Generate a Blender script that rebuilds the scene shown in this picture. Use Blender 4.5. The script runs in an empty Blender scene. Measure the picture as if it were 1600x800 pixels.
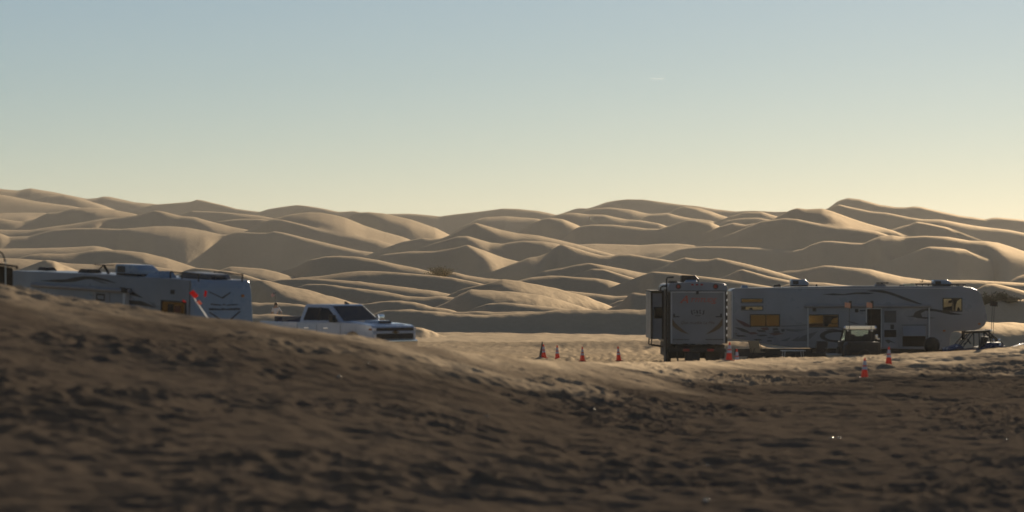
import bpy, bmesh, math, random
import numpy as np
from mathutils import Vector, Matrix, Euler

random.seed(7)
R = math.radians
scene = bpy.context.scene
C = scene.collection

# ------------------------------------------------------------------ camera
F = 4444.0            # focal length in photograph pixels (1600 wide)
HZ = 440.0            # image row of the true horizon
cam_d = bpy.data.cameras.new('camera')
cam_d.sensor_width = 36.0
cam_d.lens = F / 1600.0 * 36.0
cam_d.shift_y = 40.0 / 1600.0
cam_d.clip_start = 0.5
cam_d.clip_end = 40000.0
cam_d.dof.use_dof = True
cam_d.dof.focus_distance = 240.0
cam_d.dof.aperture_fstop = 1.0
cam = bpy.data.objects.new('camera', cam_d)
C.objects.link(cam)
cam.location = (0, 0, 0)
cam.rotation_euler = (R(90), 0, 0)
scene.camera = cam

# ------------------------------------------------------------------ light
SUN_EL, SUN_AZ = 13.0, 14.0       # degrees above the horizon, degrees right of the view axis
world = bpy.data.worlds.new('World')
scene.world = world
world.use_nodes = True
wn = world.node_tree.nodes
wl = world.node_tree.links
wn.clear()
wo = wn.new('ShaderNodeOutputWorld')
bg = wn.new('ShaderNodeBackground')
sky = wn.new('ShaderNodeTexSky')
sky.sky_type = 'NISHITA'
sky.sun_disc = False
sky.sun_elevation = R(SUN_EL)
sky.sun_rotation = R(SUN_AZ)
sky.altitude = 0.0
sky.air_density = 0.92
sky.dust_density = 0.07
sky.ozone_density = 3.0
bg.inputs['Strength'].default_value = 0.05
hs = wn.new('ShaderNodeHueSaturation')
hs.inputs['Saturation'].default_value = 0.82
wl.new(sky.outputs['Color'], hs.inputs['Color'])
wl.new(hs.outputs['Color'], bg.inputs['Color'])
wl.new(bg.outputs['Background'], wo.inputs['Surface'])

sun_d = bpy.data.lights.new('sun', 'SUN')
sun_d.energy = 5.0
sun_d.angle = R(0.53)
sun_d.color = (1.0, 0.85, 0.64)
sun = bpy.data.objects.new('sun', sun_d)
C.objects.link(sun)
sdir = Vector((math.cos(R(SUN_EL)) * math.sin(R(SUN_AZ)), math.cos(R(SUN_EL)) * math.cos(R(SUN_AZ)), math.sin(R(SUN_EL))))
sun.rotation_euler = sdir.to_track_quat('Z', 'Y').to_euler()

scene.view_settings.view_transform = 'Standard'
scene.view_settings.look = 'None'
scene.view_settings.exposure = 0.27
scene.view_settings.gamma = 1.0
scene.cycles.max_bounces = 8
scene.cycles.volume_bounces = 1
scene.cycles.use_denoising = True

# ------------------------------------------------------------------ helpers
def at(px, py, d):
    """world point seen at photograph pixel (px, py) at depth d"""
    return Vector(((px - 800.0) / F * d, d, (HZ - py) / F * d))

def tag(o, label=None, cat=None, group=None, kind=None):
    if label: o['label'] = label
    if cat: o['category'] = cat
    if group: o['group'] = group
    if kind: o['kind'] = kind
    return o

def nodes_of(m):
    m.use_nodes = True
    nt = m.node_tree
    return nt, nt.nodes['Principled BSDF']

def mat(name, col, rough=0.5, metal=0.0, spec=0.5, coat=0.0, noise=0.0, nscale=6.0, dirt=None, emit=None, trans=0.0):
    """principled material with a little procedural unevenness"""
    m = bpy.data.materials.new(name)
    nt, b = nodes_of(m)
    b.inputs['Base Color'].default_value = (*col, 1)
    b.inputs['Roughness'].default_value = rough
    b.inputs['Metallic'].default_value = metal
    b.inputs['Specular IOR Level'].default_value = spec
    b.inputs['Coat Weight'].default_value = coat
    b.inputs['Transmission Weight'].default_value = trans
    if emit:
        b.inputs['Emission Color'].default_value = (*emit[0], 1)
        b.inputs['Emission Strength'].default_value = emit[1]
    if noise > 0:
        tc = nt.nodes.new('ShaderNodeTexCoord')
        nz = nt.nodes.new('ShaderNodeTexNoise')
        nz.inputs['Scale'].default_value = nscale
        nz.inputs['Detail'].default_value = 6
        cr = nt.nodes.new('ShaderNodeMix'); cr.data_type = 'RGBA'
        d = dirt or tuple(c * 0.6 for c in col)
        cr.inputs['A'].default_value = (*col, 1)
        cr.inputs['B'].default_value = (*d, 1)
        mr = nt.nodes.new('ShaderNodeMapRange')
        mr.inputs['From Min'].default_value = 0.4
        mr.inputs['From Max'].default_value = 0.75
        mr.inputs['To Max'].default_value = noise
        nt.links.new(tc.outputs['Object'], nz.inputs['Vector'])
        nt.links.new(nz.outputs['Fac'], mr.inputs['Value'])
        nt.links.new(mr.outputs['Result'], cr.inputs['Factor'])
        nt.links.new(cr.outputs['Result'], b.inputs['Base Color'])
        r2 = nt.nodes.new('ShaderNodeMapRange')
        r2.inputs['From Min'].default_value = 0.3
        r2.inputs['From Max'].default_value = 0.7
        r2.inputs['To Min'].default_value = rough * 0.8
        r2.inputs['To Max'].default_value = min(1, rough * 1.3)
        nt.links.new(nz.outputs['Fac'], r2.inputs['Value'])
        nt.links.new(r2.outputs['Result'], b.inputs['Roughness'])
    return m

# ------------------------------------------------------------------ numpy noise
def _hash(ix, iy, seed):
    h = (ix.astype(np.int64) * 374761393 + iy.astype(np.int64) * 668265263 + seed * 1442695041) & 0xFFFFFFFF
    h = ((h ^ (h >> 13)) * 1274126177) & 0xFFFFFFFF
    h = ((h ^ (h >> 16)) * 2246822519) & 0xFFFFFFFF
    return (h ^ (h >> 15)) & 0xFFFFFFFF

def gnoise(x, y, seed=0):
    ix = np.floor(x); iy = np.floor(y)
    fx = x - ix; fy = y - iy
    ux = fx * fx * fx * (fx * (fx * 6 - 15) + 10)
    uy = fy * fy * fy * (fy * (fy * 6 - 15) + 10)
    def g(dx, dy):
        a = _hash(ix + dx, iy + dy, seed) * (2 * np.pi / 4294967296.0)
        return np.cos(a) * (fx - dx) + np.sin(a) * (fy - dy)
    a = g(0, 0); b = g(1, 0); c = g(0, 1); d = g(1, 1)
    return ((a + (b - a) * ux) * (1 - uy) + (c + (d - c) * ux) * uy) * 1.5

def dimples(x, y, cell, seed, rad=0.42, dens=0.8):
    """scattered footprints: hollow with a pushed-up rim, one per cell at most"""
    gx = np.floor(x / cell); gy = np.floor(y / cell)
    out = np.zeros_like(x)
    for dx in (-1, 0, 1):
        for dy in (-1, 0, 1):
            cx = gx + dx; cy = gy + dy
            h1 = _hash(cx, cy, seed) / 4294967296.0
            h2 = _hash(cx, cy, seed + 11) / 4294967296.0
            h3 = _hash(cx, cy, seed + 23) / 4294967296.0
            h4 = _hash(cx, cy, seed + 37) / 4294967296.0
            px = (cx + h1) * cell - x; py = (cy + h2) * cell - y
            a = h4 * np.pi
            ca = np.cos(a); sa = np.sin(a)
            u = (px * ca + py * sa) / (cell * rad * (0.8 + 0.5 * h3))
            v = (-px * sa + py * ca) / (cell * rad * (0.45 + 0.3 * h3))
            r2 = u * u + v * v
            f = np.where(h3 < dens, (0.5 + h1), 0.0)
            out += f * (-np.exp(-r2 * 1.6) + 0.75 * np.exp(-(np.sqrt(r2) - 1.35) ** 2 * 5.0))
    return out

def smooth(a, sig):
    n = int(sig * 3) + 1
    k = np.exp(-0.5 * (np.arange(-n, n + 1) / sig) ** 2); k /= k.sum()
    return np.convolve(np.pad(a, n, mode='edge'), k, mode='valid')

def smax(a, b, k):
    h = np.maximum(k - np.abs(a - b), 0) / k
    return np.maximum(a, b) + h * h * k * 0.25

# ------------------------------------------------------------------ terrain
# dune crests: depth (m), then (column, row, width of the sunlit cap) along the crest
RIDGES = [
 (1560, [(-250,283,2),(-120,287,2),(0,294,1),(28,296.6,1),(48,294,1),(100,303.6,1),(136,310,1),(152,309.4,1),(160,307,1),(170,307,1),(210,315.6,1),(240,318,1),(270,321,1)]),
 (1540, [(225,322,1),(240,318.5,1),(300,315.5,1),(307,312.8,1),(320,315,1),(370,326.5,1),(405,331,1),(430,336,1)]),
 (1520, [(400,333,1),(420,326,1),(440,323,1),(465,320.5,1),(480,322,1.5),(510,327,2),(530,331,2),(555,330.5,1),(565,333,1)]),
 (1510, [(605,335,2),(640,335,2),(680,338,3),(705,341,3),(760,346,3)]),
 (1505, [(655,348,1),(690,338,1),(710,335,1),(740,331,1),(770,328,1),(785,326,1),(810,327,1.5),(840,330,2),(860,334,2),(885,339,2)]),
 (1500, [(855,341,1),(880,333,1),(900,325.5,1),(910,324.5,1),(918,325,1),(930,321,3),(945,315,3),(960,312,1),(980,310,1),(1005,311,1),(1030,315,2),(1060,319,2),(1090,322,2),(1120,327,3),(1150,330,2),(1180,329,1),(1210,330,1),(1235,330,1),(1260,334,1)]),
 (1495, [(1270,342,1),(1295,325,1),(1310,314,1),(1325,310,1),(1345,312,1),(1375,320,1),(1400,323.5,1),(1415,323.5,1),(1428,322,1),(1440,323,1),(1470,331,1),(1500,337.5,1),(1540,342.5,1),(1550,340,1),(1560,339.5,1),(1600,343,1),(1700,352,1),(1850,350,1)]),
 (1440, [(60,312,1),(75,306.5,2),(100,305,2),(120,309,3),(143,316,3),(160,321,2)]),
 (1380, [(-250,288,3),(-120,296,3),(0,304.5,3),(40,311,3),(80,318,3),(112,322.5,3),(150,330,2)]),
 (1320, [(912,328,1),(930,325,1),(955,324.5,2),(985,328,6),(1010,334,3),(1020,335,2),(1045,333,1),(1060,325,1),(1070,322.5,2),(1090,325,5),(1110,330,7),(1130,337,6),(1160,346,3)]),
 (1270, [(730,350,2),(745,342,4),(760,339,5),(790,337.5,5),(820,340,3),(840,342,2)]),
 (1230, [(1310,319,2),(1330,324,2),(1360,330,2),(1385,332,2),(1420,339,2),(1440,342,4),(1470,342.5,4),(1490,346,4),(1520,352,4),(1550,357,3),(1580,361,3),(1620,369,3),(1850,385,3)]),
 (1210, [(1000,343,2),(1010,338,2),(1020,335.5,4),(1045,334,4),(1060,338,4),(1080,342,3),(1110,345,2)]),
 (1190, [(1145,337,1),(1165,331,2),(1190,330.5,4),(1215,338,4),(1230,343,2)]),
 (1170, [(-250,330,2),(0,333,9),(40,331.5,9),(70,332.5,5),(90,338,2)]),
 (1160, [(280,335,1),(295,330.5,1),(300,329,1),(330,329.5,1),(350,331,2),(380,334,4),(410,337,4),(430,341,3),(455,347,2)]),
 (1150, [(870,336,3),(885,333,4),(900,332.5,4),(920,335,2),(945,335.5,3),(960,339,4),(980,343,3),(1000,344.5,2),(1030,350,2)]),
 (1120, [(1135,345,1),(1160,341.5,2),(1185,341,2),(1210,345,1)]),
 (1100, [(535,344,1),(550,334.5,1),(557,331.5,1),(575,331,3),(600,334,8),(640,343,11),(680,356,7),(700,366,3),(715,374,2)]),
 (1040, [(-250,335,2),(0,340.5,1),(20,343.5,2),(37,345.5,2),(55,342,1),(75,333,1),(95,331,1),(115,325.5,3),(130,324.3,6),(150,324.5,7),(180,328,6),(205,333,4),(216,335.5,2),(240,342,1)]),
 (1010, [(1325,377,2),(1352,379.5,2),(1365,372,2),(1385,361,4),(1405,354,3),(1422,350.5,1),(1432,346,1),(1450,349,1),(1480,355,1)]),
 (1000, [(805,365,1),(820,354,1),(830,348,1),(850,341,1),(860,339,2),(880,341,5),(900,349,5),(910,354,3),(930,360,1)]),
 (970, [(340,346,1),(365,343,3),(385,342,3),(405,342,2),(430,345,1)]),
 (950, [(425,343,4),(438,340,6),(455,335.5,9),(480,332.5,14),(500,333,17),(520,336,20),(540,341,22),(570,353,20),(600,362,20),(630,370,19),(660,381,10),(678,391,3),(700,400,2)]),
 (930, [(-250,356,2),(0,358.5,2),(20,358.5,2),(50,357.5,3),(75,354,5),(100,351,5),(130,347,6),(150,343.5,5),(162,342,1),(190,340,1),(216,336.5,1),(243,329.5,1),(255,331,3),(280,337,3),(305,339,4),(330,346,9),(360,354,7),(390,359.5,3),(410,364,2)]),
 (915, [(880,374,1),(888,366,1),(900,356,1),(912,352,1),(930,350.5,2),(960,351,3),(990,354,3),(1010,357,2),(1030,357.5,2),(1045,353,.6),(1060,348,.6),(1075,343.5,1),(1090,344,3),(1110,347,6),(1125,354,7),(1133,362,4),(1150,372,1)]),
 (900, [(395,357,1),(415,347,1),(425,343,1),(440,343.5,1),(470,350,2),(500,357,4),(560,368,5),(590,375,6),(620,384,7),(650,391,5),(670,399,2)]),
 (880, [(1125,354,3),(1145,348,4),(1165,352,3),(1185,349,2),(1205,345,1),(1225,334,1),(1235,329,1),(1245,326,2),(1260,328,5),(1285,327,8),(1300,331,12),(1330,342,14),(1355,350,10),(1370,354,5),(1395,361,2)]),
 (860, [(885,385,6),(905,381,14),(930,380,18),(960,381.5,18),(1000,383,16),(1030,381,16),(1060,381,12),(1090,384,6),(1110,389,2)]),
 (845, [(1150,362,2),(1190,346,1),(1225,341,2),(1245,342,3),(1275,348,4),(1310,354,4),(1345,357,4),(1370,361,3),(1400,371,1)]),
 (830, [(-250,362,2),(0,366,2),(15,371,2),(45,369.5,2),(60,365,1),(85,358.5,1),(115,356,1),(150,355.5,1),(190,357,1.5),(215,355,9),(240,353,14),(265,353,15),(290,355,13),(320,360,8),(345,366,2),(355,366.5,1),(365,363.5,1),(375,362,1),(400,363.5,1),(420,363.5,1.5),(428,361,2),(445,364,2.5),(480,373,4),(520,382,4),(560,391,4),(590,395,5),(610,396,6),(650,406,3)]),
 (815, [(630,378,1),(660,372,2),(675,374,2),(690,373,1),(705,367,1),(722,358,1),(735,351,1),(743,348.5,2),(755,352,4),(780,359,7),(810,365,6),(840,368,5),(870,374,5),(900,381,4),(930,390,3),(960,398,3),(985,405,2)]),
 (800, [(1005,410,1),(1020,402,2),(1040,398,2),(1060,389,2),(1080,386,2),(1100,385,2),(1150,386,2),(1200,388.5,2),(1240,391,2),(1255,388,2),(1270,380.5,2),(1285,376,2),(1300,376,2),(1330,379,2),(1350,380,2),(1362,374,3),(1375,369,7),(1395,368,6),(1412,371,2),(1425,370,2),(1445,369,2),(1480,371,4),(1515,377,3),(1540,377.5,4),(1560,380,12),(1580,386,16),(1600,393,14),(1650,405,8),(1850,430,4)]),
 (770, [(1440,389,1),(1452,386,2),(1475,387,3),(1495,389,4),(1508,391,2),(1520,397,1)]),
 (740, [(665,384,1),(680,379,1),(700,373,1),(715,369,2),(730,368.5,3),(745,373,6),(765,379,4),(785,381,3),(800,378,2),(820,376,2),(850,377.5,5),(870,381,6),(885,386,3),(900,393,1)]),
 (700, [(-250,384,4),(0,388,5),(50,388,5),(100,386.5,6),(148,384,4),(165,387,2),(190,395,1)]),
 (640, [(600,397,2),(640,392.5,3),(678,392.5,1),(700,389,.6),(718,385.5,.6),(730,382,2),(745,387,8),(760,392,11),(775,398,10),(790,403,7),(810,408,5),(840,414,5),(870,419,3),(900,424,2)]),
 (620, [(1200,430,1),(1225,424,1),(1250,422,1),(1275,417,1),(1288,414.5,2),(1300,415,3),(1330,418,4),(1360,421,7),(1380,426,8),(1410,433,8),(1440,437,5),(1480,443,3)]),
 (560, [(815,408,6),(825,404,8),(840,402,10),(855,397,5),(866,388,1),(878,382.5,1),(890,386,3),(920,395,3),(940,400,3),(955,401,3),(970,398,2),(985,398,2),(1010,402,2),(1050,408,2),(1070,408.5,2),(1090,412,3),(1120,418,4),(1160,430,4),(1200,441,3),(1240,451,3)]),
 (545, [(1040,415,1),(1055,407,1),(1070,402,2),(1090,405,3),(1110,405.5,2),(1120,403,2),(1140,407,4),(1170,414,5),(1200,422,5),(1230,431,4),(1260,441,3)]),
 (520, [(-250,410,2),(0,412,2),(25,404,2),(50,397,3),(65,395.5,3),(100,396,4),(118,395,3),(140,391,2),(170,389.5,3),(200,391,6),(225,393.5,12),(260,402,10),(290,412,5),(310,419,3),(340,428,2)]),
 (500, [(1560,455,2),(1580,438,2),(1590,432,3),(1600,429,4),(1640,423,4),(1850,420,4)]),
 (470, [(1140,428,1),(1152,422,1),(1160,420,2),(1175,424,2),(1200,431,3),(1230,437,3),(1260,445,2)]),
 (455, [(465,415,2),(485,405,3),(510,399.5,3),(530,398.5,3),(560,400,4),(590,405,4),(620,412,5),(650,418,3),(680,426,1)]),
 (440, [(335,428,3),(344,421,5),(360,415.6,9),(385,417,12),(412,419,13),(435,424,12),(456,431,6),(480,437,2)]),
 (430, [(850,423,1),(880,418,1),(900,413,1),(920,410,1),(940,413,5),(975,419,7),(1000,424,10),(1020,427,12),(1045,431,6),(1090,441,4)]),
 (425, [(1430,442,2),(1480,438,3),(1520,438,3),(1560,440.5,3),(1600,443,3),(1850,452,3)]),
 (405, [(925,419,1),(945,420,1),(970,428,2),(1000,437,3),(1035,446,3),(1070,456,2)]),
 (395, [(-250,398,6),(0,403,8),(30,404,8),(70,407,8),(110,412,8),(150,414,6),(180,411.5,8),(215,412.5,8),(250,418,6),(290,425,6),(340,434,4)]),
 (385, [(1225,445,2),(1240,441,4),(1270,440.5,4),(1290,441.5,4),(1340,448,3)]),
 (375, [(52,413,1),(62,409,1),(72,405.5,2),(85,407.5,4),(97,413,2),(110,418,1)]),
 (365, [(785,446,2),(810,438,4),(830,433,4),(860,430,2),(880,430.5,1),(900,432.5,2),(930,434,3),(950,437,8),(980,445,11),(1005,455,6),(1030,463,3)]),
 (350, [(1020,424,2),(1048,425.6,2),(1100,432,3),(1140,437,3),(1200,447,3),(1240,456,2)]),
 (340, [(690,424,2),(712,426.5,3),(730,431,4),(760,435.5,4),(790,438,3),(820,444,2)]),
 (330, [(1480,477,2),(1500,466,2),(1515,460,2),(1530,449,2),(1540,443.5,2),(1555,443,2),(1580,449,3),(1610,457,3),(1850,480,3)]),
 (315, [(280,428,1),(290,423,1),(305,419,2),(330,421,3),(345,423,3),(370,428,3),(400,437,2)]),
 (308, [(445,437,4),(470,433,5),(500,431,8),(520,428,9),(540,425,9),(565,423,6),(600,424,3),(640,427,2),(680,430.5,2),(710,434,2),(745,441,2),(780,449,2)]),
 (300, [(320,430,1),(335,424,1),(345,422,2),(360,423.5,3),(380,428,3),(405,436,2)]),
 (290, [(840,450,2),(880,453.5,2),(900,455,3),(940,459.5,3),(960,462,3),(980,461.5,2),(1010,466,2)]),
 (280, [(420,439,1),(440,437,1),(480,435.5,2),(500,436,3),(560,440,5),(620,447,6),(680,455,5),(700,459,3),(730,465,2)]),
 (268, [(940,483,2),(952,476,2),(966,470,2),(980,467,2),(1000,470,1)]),
 (262, [(680,474,1),(693,467,1),(705,459,1),(722,451,1),(740,447,1),(760,443,2),(785,436.5,9),(800,438,13),(815,440,15),(850,447,15),(880,454,13),(915,463,8),(945,475,4),(970,486,2)]),
 (258, [(1520,490,.5),(1540,476,.5),(1560,469.5,.5),(1580,467.5,.5),(1600,468,.5),(1700,470,.5),(1850,474,.5)]),
 (252, [(455,451,1),(470,445,1),(480,442.5,1),(510,443,2),(550,448,3),(600,455,4),(640,462,4),(665,464,4),(690,462.5,3),(715,466,2)]),
 (246, [(930,492,.5),(950,484,.5),(968,476,.5),(985,459,.5),(992,457.5,.5),(1005,459.5,.5),(1020,461,.5),(1100,472,1),(1160,484,1)]),
 (240, [(690,476,3),(702,470,4),(715,462,6),(735,452,8),(770,454,12),(800,456,13),(840,461,12),(870,468,8),(900,476,5),(925,484,3)]),
 (234, [(370,455,.5),(382,445.5,.5),(403,436,2),(412,437,6),(425,439,12),(440,443,16),(480,452,18),(520,463,14),(550,472,9),(590,482,4)]),
 (224, [(720,492,.6),(735,485,.6),(750,478,.6),(760,475,2),(780,473,2),(800,473.5,3),(840,477,3),(880,482,3),(930,489,2)]),
 (214, [(535,482,1),(560,475,2),(600,470,2),(625,470,2),(650,473,3),(675,479,3),(710,486,2)]),
 (206, [(690,489,2),(730,486.5,2),(770,486,3),(820,487,3),(860,489,2)]),
 (205, [(-250,462,4),(0,464,4),(200,470,4),(380,473.5,4),(430,472.5,4),(470,475,3),(520,482,3),(560,492,2)]),
 (192, [(580,493,2),(600,484.5,3),(640,483,4),(680,486,4),(720,491,3),(760,492,3),(790,491,3),(830,487,4),(860,485,4),(900,483.5,4),(960,484,5),(1020,484,5),(1100,486,5),(1200,492,4),(1400,505,4)]),
 (188, [(1360,516,6),(1420,510,8),(1480,506,10),(1540,502,12),(1580,504,12),(1620,506,10),(1850,510,10)]),
 (172, [(-250,486,4),(200,488,4),(380,490,5),(420,491.5,5),(470,494,4),(540,500,4),(600,508,4),(660,512,4)]),
 (150, [(700,543,3),(740,538,6),(790,535,10),(850,533,14),(950,532,14),(1020,530.5,12),(1100,531,8),(1180,535,4)]),
]
# brow of the near sand bank: column, row, depth
BROW = [(-400,420,56),(-250,428,57),(-100,435,59),(0,443,61),(60,452,62.5),(130,464,63.5),(200,474,65),(300,489,66.5),(392,498.5,68),(450,507,69),(550,519,71),(600,526,72),(650,534,73.5),(720,545,76),(780,553,78.5),(830,559,81),(900,563,86),(1000,562.5,96),(1140,560.5,110),(1200,557,114),(1260,555.5,116),(1330,554,117),(1400,551,118),(1470,548,118),(1540,544,119),(1600,539,120),(1850,522,122),(2000,512,123)]

NC = 1080
COL = np.linspace(-400, 2000, NC)
DX = (COL[1] - COL[0])
WARP = 1 + 0.035 * np.sin(COL / 310.0 + 0.7) + 0.02 * np.sin(COL / 131.0)
br = np.array(BROW)
BROW_D = smooth(np.interp(COL, br[:, 0], br[:, 2]), 14)
BROW_Z = (HZ - smooth(np.interp(COL, br[:, 0], br[:, 1]), 6)) / F * BROW_D

def plain(px, d):
    """floor of the camp basin"""
    z = np.interp(px, [-250, 0, 380, 480, 650, 850, 1050, 1150, 1850], [-3.9, -3.9, -3.85, -2.78, -2.78, -3.45, -3.42, -3.5, -3.5])
    far = np.interp(px, [-250, 700, 1050, 1160, 1850], [-2.9, -3.3, -3.45, -4.1, -4.1])
    t = np.clip((d - 123) / 10.0, 0, 1)
    t = t * t * (3 - 2 * t)
    return z + (far - z) * t

def ridge_z(D, pts, Y, cols):
    """height field of one dune: gentle sunlit cap, steep lee face towards the camera, long back"""
    p = np.array(pts, float)
    x = COL[cols]
    yy = np.interp(x, p[:, 0], p[:, 1])
    sl = 0.38
    yy = np.where(x < p[0, 0], p[0, 1] + sl * (p[0, 0] - x), yy)
    yy = np.where(x > p[-1, 0], p[-1, 1] + sl * (x - p[-1, 0]), yy)
    yy = smooth(yy, 0.85)
    bb = np.interp(x, p[:, 0], p[:, 2])
    out = np.maximum(np.maximum(p[0, 0] - x, x - p[-1, 0]), 0)
    bb = smooth(np.where(out > 0, np.maximum(bb - out * 0.12, -0.6), bb), 3.0)
    Yc = D * WARP[cols]
    zc = (HZ - yy) / F * Yc
    s1 = 0.075 + np.maximum(zc / Yc, -0.02)
    s2 = 0.50 + 0.05 * np.sin(x / 57.0 + D)
    w = np.maximum((bb + 0.6) * Yc / (F * 0.075), 0.3)
    k = 0.13 * w + 0.0006 * Yc
    dl = Yc[None, :] - Y
    fr = np.maximum(dl, 0)
    def sp(t):
        return np.where(t > 20, t, np.log1p(np.exp(np.minimum(t, 20))))
    drop = s1 * fr + (s2 - s1) * k * (sp((fr - w) / k) - sp(-w / k))
    back = np.maximum(-dl, 0)
    zz = zc - drop - 0.17 * back
    return zz

def terrain(Y, base):
    """max of all dunes over the basin floor; Y is rows x columns"""
    Z = base.copy()
    ylo = Y.min(axis=1); yhi = Y.max(axis=1)
    for D, pts in RIDGES:
        p = pts
        c0 = int(max(0, np.searchsorted(COL, p[0][0] - 160)))
        c1 = int(min(NC, np.searchsorted(COL, p[-1][0] + 160)))
        cols = np.arange(c0, c1)
        hgt = 110.0 if D > 600 else 60.0
        r0 = int(np.searchsorted(yhi, D * 0.94 - hgt * 1.6))
        r1 = int(np.searchsorted(ylo, D * 1.06 + hgt * 2.5))
        if r1 <= r0: continue
        sub = Y[r0:r1, c0:c1]
        zz = ridge_z(D, pts, sub, cols)
        Z[r0:r1, c0:c1] = smax(Z[r0:r1, c0:c1], zz, 0.00025 * D)
    return Z

def grid_mesh(name, X, Y, Z, material):
    nr, nc = X.shape
    me = bpy.data.meshes.new(name)
    co = np.stack([X, Y, Z], axis=-1).reshape(-1, 3).astype(np.float32)
    me.vertices.add(nr * nc)
    me.vertices.foreach_set('co', co.ravel())
    i = (np.arange(nr - 1)[:, None] * nc + np.arange(nc - 1)[None, :])
    q = np.stack([i, i + 1, i + nc + 1, i + nc], axis=-1).reshape(-1, 4).astype(np.int32)
    n = q.shape[0]
    me.loops.add(n * 4)
    me.loops.foreach_set('vertex_index', q.ravel())
    me.polygons.add(n)
    me.polygons.foreach_set('loop_start', np.arange(0, n * 4, 4, dtype=np.int32))
    me.polygons.foreach_set('use_smooth', np.ones(n, dtype=bool))
    me.update(calc_edges=True)
    me.materials.append(material)
    o = bpy.data.objects.new(name, me)
    C.objects.link(o)
    return o

def sand_material(name, cols, gloss, bumps, brow_light=None):
    """cols: two sand tints; gloss: weight of the grains' own-coloured forward scatter; bumps: (scale, height, stretch) layers;
    loose: (two tints, gloss) of the paler sand that paints light on the brow by a per-vertex amount"""
    m = bpy.data.materials.new(name)
    nt, b = nodes_of(m)
    N, L = nt.nodes, nt.links
    out = N['Material Output']
    b.inputs['Roughness'].default_value = 0.95
    b.inputs['Specular IOR Level'].default_value = 0.0
    tc = N.new('ShaderNodeTexCoord')
    n1 = N.new('ShaderNodeTexNoise'); n1.inputs['Scale'].default_value = 0.06; n1.inputs['Detail'].default_value = 5
    n2 = N.new('ShaderNodeTexNoise'); n2.inputs['Scale'].default_value = 2.2; n2.inputs['Detail'].default_value = 8
    L.new(tc.outputs['Object'], n1.inputs['Vector']); L.new(tc.outputs['Object'], n2.inputs['Vector'])
    ad = N.new('ShaderNodeMath'); ad.operation = 'ADD'
    L.new(n1.outputs['Fac'], ad.inputs[0]); L.new(n2.outputs['Fac'], ad.inputs[1])
    mr = N.new('ShaderNodeMapRange'); mr.inputs['From Min'].default_value = 0.65; mr.inputs['From Max'].default_value = 1.35
    L.new(ad.outputs[0], mr.inputs['Value'])
    def tint(c):
        mx = N.new('ShaderNodeMix'); mx.data_type = 'RGBA'
        mx.inputs['A'].default_value = (*c[0], 1); mx.inputs['B'].default_value = (*c[1], 1)
        L.new(mr.outputs['Result'], mx.inputs['Factor'])
        return mx.outputs['Result']
    col = tint(cols)
    gl = N.new('ShaderNodeBsdfGlossy'); gl.distribution = 'GGX'; gl.inputs['Roughness'].default_value = 0.72
    mixs = N.new('ShaderNodeMixShader'); mixs.inputs[0].default_value = gloss
    if brow_light:
        at_ = N.new('ShaderNodeAttribute'); at_.attribute_name = 'brow_light'
        mx = N.new('ShaderNodeMix'); mx.data_type = 'RGBA'
        L.new(at_.outputs['Fac'], mx.inputs['Factor']); L.new(col, mx.inputs['A']); L.new(tint(brow_light[0]), mx.inputs['B'])
        col = mx.outputs['Result']
        g = N.new('ShaderNodeMapRange'); g.inputs['To Min'].default_value = gloss; g.inputs['To Max'].default_value = brow_light[1]
        L.new(at_.outputs['Fac'], g.inputs['Value']); L.new(g.outputs['Result'], mixs.inputs[0])
    L.new(col, b.inputs['Base Color']); L.new(col, gl.inputs['Color'])
    prev = None
    for sc_, hgt_, stretch in bumps:
        n3 = N.new('ShaderNodeTexNoise'); n3.inputs['Scale'].default_value = sc_; n3.inputs['Detail'].default_value = 7; n3.inputs['Roughness'].default_value = 0.55
        mp = N.new('ShaderNodeMapping'); mp.inputs['Scale'].default_value = stretch; mp.inputs['Rotation'].default_value = (0, 0, 0.5)
        L.new(tc.outputs['Object'], mp.inputs['Vector']); L.new(mp.outputs['Vector'], n3.inputs['Vector'])
        bp = N.new('ShaderNodeBump'); bp.inputs['Strength'].default_value = 1.0; bp.inputs['Distance'].default_value = hgt_
        L.new(n3.outputs['Fac'], bp.inputs['Height'])
        if prev: L.new(prev.outputs['Normal'], bp.inputs['Normal'])
        prev = bp
    L.new(prev.outputs['Normal'], b.inputs['Normal']); L.new(prev.outputs['Normal'], gl.inputs['Normal'])
    L.new(b.outputs[0], mixs.inputs[1]); L.new(gl.outputs[0], mixs.inputs[2]); L.new(mixs.outputs[0], out.inputs['Surface'])
    return m

CHURN_SHADE = ((0.160, 0.122, 0.090), (0.106, 0.081, 0.060))  # trodden sand, darkened further to carry the bank's shade
DUNE_TINT = ((0.57, 0.445, 0.305), (0.50, 0.385, 0.26))  # dune sand, and the tint that paints light on the bank's brow
M_GROUND = sand_material('churned_shaded_sand', CHURN_SHADE, 0.0, [(5.0, 0.03, (1, 0.6, 1))], (DUNE_TINT, 0.2))
M_CAMP = sand_material('camp_sand', ((0.47, 0.36, 0.245), (0.37, 0.285, 0.19)), 0.22, [(3.0, 0.05, (1, 0.6, 1)), (0.7, 0.12, (1, 0.7, 1))])
M_DUNE = sand_material('dune_sand', DUNE_TINT, 0.34, [(0.22, 0.22, (1, 0.3, 1)), (1.1, 0.08, (1, 0.4, 1))])

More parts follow.
